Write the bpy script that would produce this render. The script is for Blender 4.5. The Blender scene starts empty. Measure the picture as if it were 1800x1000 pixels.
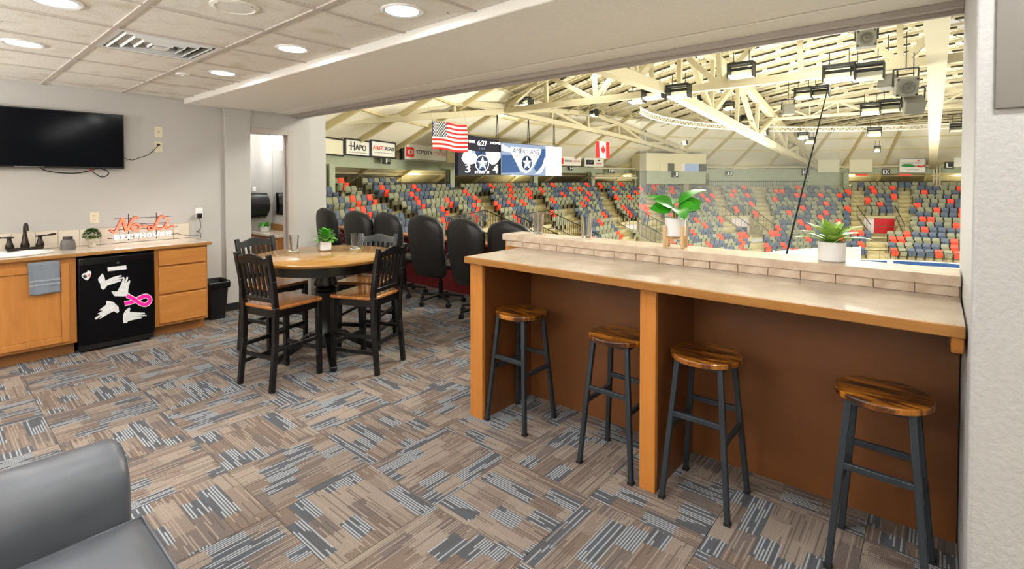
import bpy, bmesh, math, random
from math import sin, cos, pi, radians, tan, atan2, sqrt, hypot
from mathutils import Vector, Matrix, Euler
S = bpy.context.scene
COL = S.collection
RND = random.Random(7)

# ---------------------------------------------------------------- camera, world, exposure, large lights
FPX, CY0, YAW, PITCH, EYE = 883.0, 333.0, radians(40.22), radians(1.18), 1.58
cam_d = bpy.data.cameras.new('camera'); cam = bpy.data.objects.new('camera', cam_d); COL.objects.link(cam)
cam_d.sensor_width = 36.0; cam_d.lens = FPX / 1800 * 36; cam_d.shift_y = -(500 - CY0) / 1800
cam_d.clip_start = 0.05; cam_d.clip_end = 300
cam.location = (0, 0, EYE); cam.rotation_euler = (pi / 2 - PITCH, 0, YAW - pi / 2)
S.camera = cam
S.view_settings.view_transform = 'Standard'; S.view_settings.look = 'None'
S.view_settings.gamma = 1.0; S.view_settings.use_curve_mapping = False
S.view_settings.exposure = 0.0
S.cycles.max_bounces = 10; S.cycles.diffuse_bounces = 5; S.cycles.transparent_max_bounces = 16
S.cycles.sample_clamp_indirect = 6.0
W = bpy.data.worlds.new('world'); S.world = W; W.use_nodes = True
W.node_tree.nodes['Background'].inputs[0].default_value = (1.0, 0.95, 0.84, 1)
W.node_tree.nodes['Background'].inputs[1].default_value = 0.8
ROOM_W, ARENA_W, FILL_W = 10.5, 900.0, 228.0          # watts of one ceiling downlight / arena floodlights and added fill / one added room lamp

def area(name, loc, size, watts, col=(1, 1, 1), rot=(0, 0, 0), shape='DISK', spread=pi):
    d = bpy.data.lights.new(name, 'AREA'); d.shape = shape; d.size = size; d.energy = watts; d.color = col; d.spread = spread
    o = bpy.data.objects.new(name, d); o.location = loc; o.rotation_euler = rot; COL.objects.link(o); return o

# pixel of the 1800x1000 photograph -> point on a plane of the room (used to read off positions and outlines)
_c, _s = cos(YAW), sin(YAW)
FW = Vector((_c * cos(PITCH), _s * cos(PITCH), -sin(PITCH))); RT = Vector((_s, -_c, 0)); UP = Vector((_c * sin(PITCH), _s * sin(PITCH), cos(PITCH)))
EYEV = Vector((0, 0, EYE))
def ray(x, y): return FW + RT * ((x - 900) / FPX) + UP * ((CY0 - y) / FPX)
def atx(x, y, X): d = ray(x, y); return EYEV + d * (X / d.x)
def aty(x, y, Y): d = ray(x, y); return EYEV + d * (Y / d.y)
def atz(x, y, Z): d = ray(x, y); return EYEV + d * ((Z - EYE) / d.z)
def atd(x, y, D): return EYEV + ray(x, y) * D
def proj(P):
    v = Vector(P) - EYEV; z = v.dot(FW)
    return (900 + FPX * v.dot(RT) / z, CY0 - FPX * v.dot(UP) / z, z) if z > .05 else (-1e4, -1e4, z)

# ---------------------------------------------------------------- materials
def lin(c):
    f = lambda v: (v / 255 / 12.92) if v / 255 <= .04045 else ((v / 255 + .055) / 1.055) ** 2.4
    return (f(c[0]), f(c[1]), f(c[2]), 1)
class NT:
    def __init__(s, m): s.t = m.node_tree; s.b = s.t.nodes['Principled BSDF']
    def n(s, typ, **k):
        nd = s.t.nodes.new(typ)
        for a, v in k.items():
            if a.startswith('i_'): nd.inputs[a[2:].replace('_', ' ')].default_value = v
            elif a.startswith('n'): nd.inputs[int(a[1:])].default_value = v
            else: setattr(nd, a, v)
        return nd
    def l(s, a, b): s.t.links.new(a, b)
    def math(s, op, a, b=None):
        nd = s.t.nodes.new('ShaderNodeMath'); nd.operation = op
        for i, v in enumerate((a, b)):
            if v is None: continue
            if isinstance(v, (int, float)): nd.inputs[i].default_value = v
            else: s.l(v, nd.inputs[i])
        return nd.outputs[0]
    def ramp(s, fac, stops, interp='LINEAR'):
        nd = s.t.nodes.new('ShaderNodeValToRGB'); r = nd.color_ramp; r.interpolation = interp
        while len(r.elements) < len(stops): r.elements.new(.5)
        for e, (p, c) in zip(r.elements, stops): e.position = p; e.color = lin(c)
        s.l(fac, nd.inputs[0]); return nd.outputs[0]
    def mix(s, fac, a, b, mode='MIX'):
        nd = s.t.nodes.new('ShaderNodeMix'); nd.data_type = 'RGBA'; nd.blend_type = mode
        for i, v in ((0, fac), (6, a), (7, b)):
            if isinstance(v, (int, float)): nd.inputs[i].default_value = v
            elif isinstance(v, tuple): nd.inputs[i].default_value = lin(v)
            else: s.l(v, nd.inputs[i])
        return nd.outputs[2]
    def coord(s, scale=(1, 1, 1), kind='Object', loc=None):
        tc = s.t.nodes.new('ShaderNodeTexCoord'); mp = s.t.nodes.new('ShaderNodeMapping'); mp.inputs['Scale'].default_value = scale
        s.l(tc.outputs[kind], mp.inputs[0])
        if loc is not None: s.l(loc, mp.inputs['Location'])
        return mp.outputs[0]
    def noise(s, vec, scale, detail=3, rough=.5, dist=0):
        nd = s.n('ShaderNodeTexNoise'); nd.inputs['Scale'].default_value = scale; nd.inputs['Detail'].default_value = detail
        nd.inputs['Roughness'].default_value = rough; nd.inputs['Distortion'].default_value = dist; s.l(vec, nd.inputs['Vector']); return nd.outputs['Fac']
    def bump(s, h, strength=.3, dist=.01):
        nd = s.n('ShaderNodeBump'); nd.inputs['Strength'].default_value = strength; nd.inputs['Distance'].default_value = dist
        s.l(h, nd.inputs['Height']); s.l(nd.outputs[0], s.b.inputs['Normal'])
    def col(s, c): s.l(c, s.b.inputs['Base Color'])
def mat(name, c, rough=.5, metal=0, spec=.5, em=None, ems=0, trans=0, alpha=1, ior=1.45, coat=0):
    m = bpy.data.materials.new(name); m.use_nodes = True; b = m.node_tree.nodes['Principled BSDF']
    b.inputs['Base Color'].default_value = lin(c); b.inputs['Roughness'].default_value = rough; b.inputs['Metallic'].default_value = metal
    b.inputs['Specular IOR Level'].default_value = spec; b.inputs['IOR'].default_value = ior
    if em: b.inputs['Emission Color'].default_value = lin(em); b.inputs['Emission Strength'].default_value = ems
    if trans: b.inputs['Transmission Weight'].default_value = trans
    if alpha < 1: b.inputs['Alpha'].default_value = alpha
    if coat: b.inputs['Coat Weight'].default_value = coat; b.inputs['Coat Roughness'].default_value = .12
    m.diffuse_color = lin(c); return m
def bumpy(name, c, c2, scale, rough=.6, strength=.25, dist=.004, vs=(1, 1, 1), detail=4, **k):
    m = mat(name, c, rough, **k); N = NT(m); v = N.coord(vs); f = N.noise(v, scale, detail)
    N.col(N.ramp(f, [(.35, c), (.65, c2)])); N.bump(f, strength, dist); return m
def wood(name, c1, c2, c3, vs=(1, 1, 1), scale=6, rough=.35, coat=0, bump=.05):
    m = mat(name, c1, rough, coat=coat); N = NT(m)
    oi = N.n('ShaderNodeObjectInfo'); sh = N.n('ShaderNodeVectorMath', operation='SCALE'); N.l(oi.outputs['Random'], sh.inputs['Scale']); sh.inputs[0].default_value = (7, 5, 9)
    v = N.coord(vs, loc=sh.outputs[0]); f = N.noise(v, scale, 5, .6, .8); N.col(N.ramp(f, [(.3, c1), (.5, c2), (.72, c3)])); N.bump(f, bump, .002); return m

M = {}
M['wall'] = bumpy('painted_wall', (186, 183, 178), (189, 186, 181), 180, .75, .12, .002)
M['rough_wall'] = bumpy('textured_wall', (180, 179, 178), (184, 183, 182), 55, .75, .5, .006)
M['soffit'] = bumpy('textured_soffit', (230, 226, 218), (235, 231, 223), 60, .8, .4, .005)
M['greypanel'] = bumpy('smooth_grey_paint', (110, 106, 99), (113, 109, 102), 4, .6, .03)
M['trimpaint'] = mat('taupe_trim_paint', (186, 176, 168), .5)
M['frame'] = mat('window_frame_paint', (158, 148, 140), .45)
M['tbar'] = mat('ceiling_grid_paint', (196, 186, 178), .5)
M['white'] = mat('white_enamel', (240, 240, 238), .25)
M['whitematte'] = mat('white_matte', (228, 227, 226), .55)
M['ivory'] = mat('ivory_plastic', (222, 212, 185), .4)
M['black'] = mat('black_plastic', (16, 16, 17), .35)
M['blackgloss'] = mat('black_gloss', (10, 10, 12), .12)
M['darkscreen'] = mat('tv_screen_glass', (6, 8, 13), .12, spec=.12)
M['fridge'] = bumpy('black_fridge_enamel', (6, 6, 8), (8, 8, 10), 350, .3, .12, .001, spec=.16)
M['bronze'] = mat('oil_rubbed_bronze', (48, 40, 36), .3, .8)
M['steel'] = mat('dark_steel_tube', (46, 52, 58), .38, .4)
M['chrome'] = mat('chrome', (200, 200, 200), .15, 1)
M['blackwood'] = wood('black_painted_wood', (6, 6, 6), (8, 8, 8), (10, 10, 10), (1, 1, 4), 8, .3, .12, .03)
M['table'] = wood('honey_tabletop', (146, 104, 44), (160, 116, 52), (172, 128, 62), (1, 6, 1), 3, .24, .45)
M['seatwood'] = wood('honey_chair_seat', (140, 82, 34), (158, 98, 44), (176, 118, 60), (6, 1, 1), 3, .22, .5)
M['cab'] = wood('maple_cabinet', (164, 106, 48), (172, 113, 53), (180, 121, 60), (5, 5, .7), 4, .38)
M['cabh'] = wood('maple_cabinet_crossgrain', (164, 106, 48), (172, 113, 53), (180, 121, 60), (.7, 5, 5), 4, .38)
M['kick'] = wood('toe_kick', (128, 82, 40), (136, 88, 44), (144, 94, 48), (.7, 5, 5), 4, .5)
M['edge'] = wood('oak_counter_edge', (140, 98, 50), (148, 104, 54), (156, 112, 60), (1, 1, 6), 5, .35)
M['edge_y'] = wood('oak_bar_edge', (134, 90, 42), (144, 98, 47), (156, 110, 56), (6, .7, 6), 5, .3)
M['barwood'] = wood('bar_post_wood', (172, 110, 46), (179, 115, 50), (186, 122, 56), (6, 6, .6), 4, .4)
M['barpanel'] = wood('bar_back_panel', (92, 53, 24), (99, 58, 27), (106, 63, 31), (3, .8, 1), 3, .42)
M['lam'] = bumpy('speckled_laminate', (216, 202, 184), (226, 214, 198), 9, .09, .0, spec=.5)
M['barlam'] = bumpy('bar_laminate', (160, 146, 129), (173, 159, 142), 7, .16, .0, spec=.3)
M['stone'] = bumpy('travertine', (182, 160, 138), (206, 188, 167), 14, .3, .15, .001, detail=8)
M['grout'] = mat('grout', (196, 178, 156), .8)
M['splash'] = bumpy('backsplash_tile', (214, 202, 184), (222, 212, 196), 16, .35, .1, .001)
M['leather'] = None
M['chairleather'] = bumpy('black_chair_leather', (17, 17, 16), (21, 20, 19), 260, .42, .15, .001)
M['desk'] = wood('desk_wood', (130, 66, 26), (146, 76, 32), (158, 86, 40), (4, .6, 4), 4, .4)
M['redwall'] = bumpy('dark_red_carpet_wall', (92, 14, 16), (110, 20, 22), 200, .9, .3, .002)
M['glass'] = mat('clear_glass', (250, 252, 252), .02, trans=1, ior=1.45)
M['terry'] = bumpy('grey_terry_towel', (108, 116, 126), (128, 136, 146), 420, .95, .8, .004)
M['terryband'] = mat('towel_woven_band', (140, 147, 155), .8)
M['candle'] = bumpy('grey_ceramic', (92, 88, 84), (98, 94, 90), 40, .6, .05)
M['candlelid'] = mat('dark_wood_lid', (44, 34, 30), .5)
M['leaf'] = bumpy('leaf_green', (58, 146, 40), (104, 190, 62), 24, .35, .1, .001)
M['leafdeep'] = bumpy('broad_leaf_green', (30, 118, 18), (60, 154, 30), 10, .32, .1, .001)
M['leafpale'] = bumpy('variegated_leaf', (112, 172, 52), (188, 210, 116), 22, .4, .1, .001)
M['herb'] = bumpy('herb_leaf', (40, 74, 28), (78, 114, 46), 50, .5, .1, .001)
M['stem'] = mat('plant_stem', (104, 140, 62), .5)
M['soil'] = bumpy('potting_soil', (50, 38, 28), (72, 56, 42), 120, .95, .6, .004)
M['ceramic'] = mat('white_ceramic', (232, 232, 232), .3)
M['silverpot'] = bumpy('mercury_glass_pot', (190, 182, 166), (226, 220, 208), 30, .25, .1, metal=.6)
M['bamboo'] = wood('pale_wood_stand', (206, 170, 122), (216, 182, 136), (224, 194, 150), (4, 4, .6), 5, .5)
M['rubber'] = mat('black_rubber', (14, 14, 14), .7)
M['wire'] = mat('black_cable', (12, 12, 12), .9, spec=.05)
M['redtie'] = mat('red_cable_tie', (180, 20, 24), .4)
M['pink'] = mat('pink_magnet', (236, 30, 160), .4)
M['paper'] = mat('printed_paper', (222, 222, 222), .7)
def _paper():
    N = NT(M['paper']); f = N.noise(N.coord(), 60, 4, .6, 1.5); N.col(N.ramp(f, [(.44, (228, 228, 228)), (.485, (228, 228, 228)), (.5, (120, 120, 122)), (.515, (228, 228, 228)), (.6, (206, 206, 206))]))
_paper()
M['bag'] = mat('black_bin_liner', (12, 12, 13), .28)
M['neonred'] = mat('neon_red_tube', (255, 120, 90), .3, em=(255, 90, 64), ems=1.5)
M['neonback'] = mat('neon_back_outline', (120, 24, 26), .4, em=(160, 20, 20), ems=.25)
M['neonwhite'] = mat('neon_white_tube', (255, 255, 255), .3, em=(240, 248, 255), ems=4.5)
M['lamp'] = mat('lit_lamp_lens', (255, 255, 255), .4, em=(255, 253, 248), ems=5.0)
M['vanitylamp'] = mat('lit_vanity_lamp', (255, 255, 255), .4, em=(255, 252, 245), ems=6.0)
M['mirror'] = mat('mirror_glass', (235, 238, 238), .02, 1)
# arena
M['conc'] = bumpy('concrete_tier', (176, 166, 126), (190, 180, 140), 2.5, .85, .1)
M['step'] = bumpy('aisle_step', (170, 156, 102), (182, 168, 114), 3, .85, .1)
M['nosing'] = mat('pale_step_nosing', (236, 230, 206), .7)
M['cream'] = bumpy('cream_metal_panel', (229, 223, 200), (234, 228, 207), 1.2, .7, .05)
M['creamsteel'] = mat('cream_painted_steel', (192, 183, 152), .6)
M['gantry'] = mat('white_gantry_steel', (200, 197, 184), .6)
M['ribsteel'] = mat('tan_roof_rib', (204, 190, 144), .6)
M['sage'] = bumpy('sage_painted_steel', (158, 166, 140), (164, 172, 146), 2, .7, .05)
M['slot'] = mat('dark_deck_slot', (64, 58, 42), .9)
M['darksteel'] = mat('dark_fixture', (40, 42, 38), .5, .3)
M['gunmetal'] = mat('grey_speaker_body', (120, 118, 106), .6)
M['speakercone'] = mat('speaker_cone', (96, 94, 84), .5)
M['rail'] = mat('black_railing', (22, 22, 22), .5)
M['seatframe'] = mat('seat_standard', (34, 34, 34), .6)
M['red'] = mat('red_seat_plastic', (248, 78, 50), .45)
M['green'] = mat('olive_seat_plastic', (138, 140, 114), .45)
M['navy'] = mat('slate_seat_plastic', (80, 93, 112), .45)
M['flood'] = mat('lit_floodlight_lens', (255, 255, 250), .3, em=(255, 250, 230), ems=6.0)
M['floodoff'] = mat('unlit_floodlight_glass', (190, 186, 160), .25)
M['signwhite'] = mat('sign_white', (234, 232, 220), .5)
M['signblank'] = mat('blank_sign_cream', (222, 218, 190), .6)
M['signblack'] = mat('sign_black', (24, 24, 24), .5)
M['inkblack'] = mat('ink_black', (36, 38, 38), .6)
M['inkgrey'] = mat('ink_grey', (150, 150, 146), .6)
M['inkred'] = mat('ink_red', (226, 40, 30), .6)
M['inkpink'] = mat('ink_pale_red', (226, 150, 140), .6)
M['inkgreen'] = mat('ink_green', (40, 140, 50), .6)
M['inkwhite'] = mat('ink_white', (245, 245, 240), .6)
M['scrblack'] = mat('score_screen_black', (4, 4, 6), .5, spec=.2, em=(70, 66, 84), ems=.3)
M['scrwhite'] = mat('score_screen_white', (255, 255, 255), .4, em=(255, 255, 255), ems=1.6)
M['scrpale'] = mat('score_screen_pale', (60, 70, 90), .5, spec=.2, em=(178, 198, 224), ems=.7)
M['scrblue'] = mat('score_screen_blue', (10, 20, 40), .5, spec=.2, em=(74, 116, 172), ems=.75)
M['scrnavy'] = mat('score_screen_navy', (8, 12, 20), .5, spec=.2, em=(48, 72, 112), ems=.6)
M['scrred'] = mat('score_screen_red', (240, 150, 140), .4, em=(255, 160, 150), ems=.9)
M['flagred'] = mat('flag_red', (214, 40, 44), .8)
M['flagwhite'] = mat('flag_white', (236, 232, 224), .8)
M['flagblue'] = mat('flag_blue', (44, 62, 104), .8)
M['ice'] = mat('ice_sheet', (238, 240, 232), .2)
M['boards'] = mat('rink_boards', (232, 230, 206), .5)
M['boardblue'] = mat('rink_board_blue', (34, 74, 130), .5)
M['rinkglass'] = mat('rink_glass', (214, 226, 214), .1, alpha=.35)
M['net'] = mat('netting', (92, 94, 90), .9, alpha=.24)
M['doorred'] = mat('red_door_paint', (190, 16, 26), .5)
M['palepanel'] = mat('pale_concourse_wall', (226, 216, 216), .7)  # one even pale colour, for tunnel back walls and a booth window
M['beigebox'] = mat('beige_duct', (214, 206, 168), .6)
def _leather():
    m = mat('charcoal_leather', (74, 77, 83), .3); N = NT(m); v = N.coord()
    f = N.noise(v, 420, 3); g = N.noise(v, 6, 3); N.col(N.ramp(g, [(.3, (72, 75, 81)), (.7, (82, 85, 91))]))
    N.bump(N.math('ADD', N.math('MULTIPLY', f, .25), N.math('MULTIPLY', g, 1.0)), .35, .006); M['leather'] = m
_leather()
def _ctile():
    m = mat('ceiling_tile', (236, 232, 224), .9); N = NT(m); oi = N.n('ShaderNodeObjectInfo')
    sh = N.n('ShaderNodeVectorMath', operation='SCALE'); N.l(oi.outputs['Random'], sh.inputs['Scale']); sh.inputs[0].default_value = (31, 17, 9)
    v = N.coord(loc=sh.outputs[0]); v2 = N.coord((7, 1, 1), loc=sh.outputs[0])
    f = N.noise(v2, 26, 5, .7); g = N.noise(v, 5, 3); h = N.noise(v, 24, 2)
    c = N.ramp(f, [(.36, (224, 219, 209)), (.5, (237, 233, 225))])
    st = N.ramp(g, [(.52, (255, 255, 255)), (.8, (226, 219, 206))])
    sp = N.ramp(h, [(.72, (255, 255, 255)), (.78, (176, 166, 150))])
    N.col(N.mix(1.0, N.mix(1.0, c, st, 'MULTIPLY'), sp, 'MULTIPLY')); N.bump(f, .4, .003); M['ctile'] = m
_ctile()
def _carpet():
    m = mat('carpet_tile', (120, 105, 95), .95, spec=.15); N = NT(m); oi = N.n('ShaderNodeObjectInfo')
    tc = N.n('ShaderNodeTexCoord'); sp = N.n('ShaderNodeSeparateXYZ'); N.l(tc.outputs['Object'], sp.inputs[0])
    R = N.math('MULTIPLY', oi.outputs['Random'], 91.7); x = N.math('ADD', sp.outputs[0], R); y = N.math('ADD', sp.outputs[1], R)
    def wn(a, b, w=0.0):
        cb = N.n('ShaderNodeCombineXYZ'); cb.inputs[2].default_value = w
        for i, q in enumerate((a, b)):
            if isinstance(q, float): cb.inputs[i].default_value = q
            else: N.l(q, cb.inputs[i])
        nd = N.n('ShaderNodeTexWhiteNoise'); N.l(cb.outputs[0], nd.inputs['Vector']); return nd.outputs['Value']
    fl = lambda a, k: N.math('FLOOR', N.math('MULTIPLY', a, k))
    # broad blocks, softly broken edges
    jit = N.math('MULTIPLY', N.math('SUBTRACT', N.noise(N.coord(), 60, 2), .5), .05); x = N.math('ADD', x, jit)
    yb = fl(y, 11.0); xb = N.math('FLOOR', N.math('ADD', N.math('MULTIPLY', x, 6.4), N.math('MULTIPLY', wn(yb, 3.0), 3.0)))
    blk = wn(xb, yb, 1.0)
    base = N.ramp(blk, [(0, (122, 107, 97)), (.2, (134, 120, 110)), (.36, (112, 102, 97)), (.48, (86, 90, 97)), (.84, (148, 135, 124))], 'CONSTANT')
    grey = N.math('MULTIPLY', N.math('GREATER_THAN', blk, .48), N.math('LESS_THAN', blk, .84))
    ys = fl(y, 78.0); fy = N.math('FRACT', N.math('MULTIPLY', y, 78.0)); xs = N.math('FLOOR', N.math('ADD', N.math('MULTIPLY', x, 6.0), N.math('MULTIPLY', wn(ys, 5.0), 4.0)))
    st = wn(xs, ys, 2.0); thin = N.math('LESS_THAN', fy, .52)
    lite = N.math('MULTIPLY', N.math('GREATER_THAN', N.math('ADD', st, N.math('MULTIPLY', grey, .30)), .70), thin); dark = N.math('MULTIPLY', N.math('LESS_THAN', st, .26), thin)
    lc = N.mix(grey, (158, 144, 133), (180, 184, 186))
    c = N.mix(N.math('MULTIPLY', lite, .8), base, lc); c = N.mix(N.math('MULTIPLY', dark, .6), c, (82, 75, 71))
    fine = N.noise(N.coord((.6, 1, 1)), 300, 2); loop = N.n('ShaderNodeTexWave'); loop.inputs['Scale'].default_value = 46; loop.bands_direction = 'X'
    N.l(tc.outputs['Object'], loop.inputs['Vector'])
    lf = N.ramp(N.math('ADD', N.math('MULTIPLY', fine, .85), N.math('MULTIPLY', loop.outputs['Fac'], .15)), [(.3, (120, 120, 120)), (.66, (255, 255, 255))])
    N.col(N.mix(.62, c, lf, 'MULTIPLY')); N.bump(fine, .6, .004); M['carpet'] = m
_carpet()
def _stoolwood():
    m = mat('rustic_stool_wood', (120, 70, 20), .33, coat=.3); N = NT(m); oi = N.n('ShaderNodeObjectInfo')
    sh = N.n('ShaderNodeVectorMath', operation='SCALE'); N.l(oi.outputs['Random'], sh.inputs['Scale']); sh.inputs[0].default_value = (7, 5, 9)
    f = N.noise(N.coord((9, 1.6, 1), loc=sh.outputs[0]), 3.4, 6, .65, .6); N.col(N.ramp(f, [(.3, (24, 14, 8)), (.46, (70, 36, 11)), (.55, (140, 82, 20)), (.72, (186, 122, 38))])); M['stoolwood'] = m
_stoolwood()

# ---------------------------------------------------------------- mesh helpers
class B:
    """collects shapes; obj() links them as ONE mesh object"""
    def __init__(s): s.v = []; s.f = []; s.m = []
    def add(s, vs, fs, mi=0):
        o = len(s.v); s.v += [tuple(v) for v in vs]; s.f += [tuple(i + o for i in f) for f in fs]; s.m += [mi] * len(fs); return s
    def box(s, c, d, R=None, mi=0):
        x, y, z = d[0] / 2, d[1] / 2, d[2] / 2; c = Vector(c)
        vs = [Vector(p) for p in ((-x, -y, -z), (x, -y, -z), (x, y, -z), (-x, y, -z), (-x, -y, z), (x, -y, z), (x, y, z), (-x, y, z))]
        if R is not None: vs = [R @ v for v in vs]
        return s.add([v + c for v in vs], [(0, 3, 2, 1), (4, 5, 6, 7), (0, 1, 5, 4), (1, 2, 6, 5), (2, 3, 7, 6), (3, 0, 4, 7)], mi)
    def bb(s, lo, hi, mi=0): return s.box([(a + b) / 2 for a, b in zip(lo, hi)], [abs(b - a) for a, b in zip(lo, hi)], None, mi)
    def bar(s, p, q, w, h=None, mi=0, up=(0, 0, 1), w2=None, h2=None):
        p, q = Vector(p), Vector(q); h = h or w; d = (q - p).normalized(); u = Vector(up)
        if abs(d.dot(u)) > .98: u = Vector((1, 0, 0))
        a = d.cross(u).normalized(); u = a.cross(d).normalized(); w2 = w2 or w; h2 = h2 or h; vs = []
        for c, ww, hh in ((p, w, h), (q, w2, h2)):
            vs += [c - a * ww / 2 - u * hh / 2, c + a * ww / 2 - u * hh / 2, c + a * ww / 2 + u * hh / 2, c - a * ww / 2 + u * hh / 2]
        return s.add(vs, [(3, 2, 1, 0), (4, 5, 6, 7), (0, 1, 5, 4), (1, 2, 6, 5), (2, 3, 7, 6), (3, 0, 4, 7)], mi)
    def lathe(s, prof, c=(0, 0, 0), n=20, mi=0, cap=True, axis=None):
        c = Vector(c); vs = []; R = Vector((0, 0, 1)).rotation_difference(Vector(axis)).to_matrix() if axis else None
        for r, z in prof:
            for i in range(n):
                v = Vector((r * cos(2 * pi * i / n), r * sin(2 * pi * i / n), z)); vs.append(c + (R @ v if R else v))
        fs = []
        for k in range(len(prof) - 1):
            for i in range(n):
                j = (i + 1) % n; fs.append((k * n + i, k * n + j, k * n + n + j, k * n + n + i))
        if cap:
            fs.append(tuple(range(n - 1, -1, -1))); fs.append(tuple(range((len(prof) - 1) * n, len(prof) * n)))
        return s.add(vs, fs, mi)
    def cyl(s, p, q, r, r2=None, n=12, mi=0):
        p, q = Vector(p), Vector(q); L = (q - p).length; return s.lathe([(r, 0), (r2 if r2 is not None else r, L)], p, n, mi, True, q - p)
    def tube(s, pts, r, n=8, mi=0, flat=None):
        pts = [Vector(p) for p in pts]; N = len(pts); rs = r if isinstance(r, (list, tuple)) else [r] * N; vs = []
        prev = None
        for i, p in enumerate(pts):
            t = (pts[min(i + 1, N - 1)] - pts[max(i - 1, 0)]).normalized()
            if prev is None:
                u = Vector((0, 0, 1)) if abs(t.z) < .9 else Vector((1, 0, 0)); a = t.cross(u).normalized()
            else:
                a = (prev - t * prev.dot(t)).normalized()
            prev = a; b = t.cross(a)
            for k in range(n): vs.append(p + (a * cos(2 * pi * k / n) + b * sin(2 * pi * k / n)) * rs[i])
        fs = [(i * n + k, i * n + (k + 1) % n, (i + 1) * n + (k + 1) % n, (i + 1) * n + k) for i in range(N - 1) for k in range(n)]
        fs += [tuple(range(n - 1, -1, -1)), tuple(range((N - 1) * n, N * n))]
        return s.add(vs, fs, mi)
    def prism(s, poly, d, mi=0):
        """poly: 3-D points of a flat outline, d: thickness vector"""
        d = Vector(d); P = [Vector(p) for p in poly]; n = len(P)
        nrm = Vector((0, 0, 0))
        for i in range(n): nrm += P[i].cross(P[(i + 1) % n])
        if nrm.dot(d) > 0: P.reverse()
        return s.add(P + [p + d for p in P], [tuple(range(n)), tuple(range(2 * n - 1, n - 1, -1))] + [((i + 1) % n, i, n + i, n + (i + 1) % n) for i in range(n)], mi)
    def grid(s, rows, mi=0, close=False):
        nr, nc = len(rows), len(rows[0]); vs = [p for r in rows for p in r]
        fs = [(i * nc + j, i * nc + (j + 1) % nc, (i + 1) * nc + (j + 1) % nc, (i + 1) * nc + j) for i in range(nr - 1) for j in range(nc if close else nc - 1)]
        return s.add(vs, fs, mi)
    def mesh(s, name, mats, smooth=None):
        me = bpy.data.meshes.new(name); me.from_pydata(s.v, [], s.f); me.validate(clean_customdata=False)
        for m in (mats if isinstance(mats, (list, tuple)) else [mats]): me.materials.append(m)
        if len(me.polygons) == len(s.m): me.polygons.foreach_set('material_index', s.m)
        if smooth is not None:
            me.polygons.foreach_set('use_smooth', [True] * len(me.polygons)); me.set_sharp_from_angle(angle=radians(smooth))
        me.update(); return me
    def obj(s, name, mats, parent=None, loc=(0, 0, 0), rot=(0, 0, 0), smooth=None, bevel=0, seg=2, sub=0, solid=0):
        return link(name, s.mesh(name, mats, smooth if not bevel else None), parent, loc, rot, bevel, seg, sub, solid)
def link(name, me, parent=None, loc=(0, 0, 0), rot=(0, 0, 0), bevel=0, seg=2, sub=0, solid=0):
    o = bpy.data.objects.new(name, me); COL.objects.link(o); o.location = loc; o.rotation_euler = rot
    if parent: o.parent = parent
    if solid:
        md = o.modifiers.new('thick', 'SOLIDIFY'); md.thickness = solid; md.offset = 0
    if bevel:
        md = o.modifiers.new('bevel', 'BEVEL'); md.width = bevel; md.segments = seg; md.limit_method = 'ANGLE'; md.angle_limit = radians(35)
        me.polygons.foreach_set('use_smooth', [True] * len(me.polygons)); me.set_sharp_from_angle(angle=radians(50)); md.harden_normals = False
    if sub:
        md = o.modifiers.new('sub', 'SUBSURF'); md.levels = sub; md.render_levels = sub
        me.polygons.foreach_set('use_smooth', [True] * len(me.polygons))
    return o
def tag(o, label, cat, group=None, kind=None):
    if label: o['label'] = label
    if cat: o['category'] = cat
    if group: o['group'] = group
    if kind: o['kind'] = kind
    return o
def thing(name, label, cat, loc=(0, 0, 0), rz=0, group=None):
    o = bpy.data.objects.new(name, None); o.empty_display_size = .1; COL.objects.link(o); o.location = loc; o.rotation_euler = (0, 0, rz)
    return tag(o, label, cat, group)
def struct(o, label=None, cat=None):
    o['kind'] = 'structure'
    if label: o['label'] = label
    if cat: o['category'] = cat
    return o
def adopt(o, parent):
    o.parent = parent; o.matrix_parent_inverse = Matrix.Translation(-Vector(parent.location)); return o
def copy_tree(o, loc, rz, label, group=None):
    c = o.copy(); COL.objects.link(c); c.location = loc; c.rotation_euler = (0, 0, rz); c['label'] = label
    if group: c['group'] = group
    def rec(a, b):
        for ch in a.children:
            d = ch.copy(); COL.objects.link(d); d.parent = b; rec(ch, d)
    rec(o, c); return c
def bez(P, n=8):
    """smooth polyline through control points (Catmull-Rom)"""
    P = [Vector(p) for p in P]; out = []
    for i in range(len(P) - 1):
        a, b, c, d = P[max(i - 1, 0)], P[i], P[i + 1], P[min(i + 2, len(P) - 1)]
        for k in range(n):
            t = k / n; out.append(.5 * ((2 * b) + (c - a) * t + (2 * a - 5 * b + 4 * c - d) * t * t + (3 * b - a - 3 * c + d) * t ** 3))
    return out + [P[-1]]
def rot2(pts, a): return [(x * cos(a) - y * sin(a), x * sin(a) + y * cos(a)) for x, y in pts]
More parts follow.
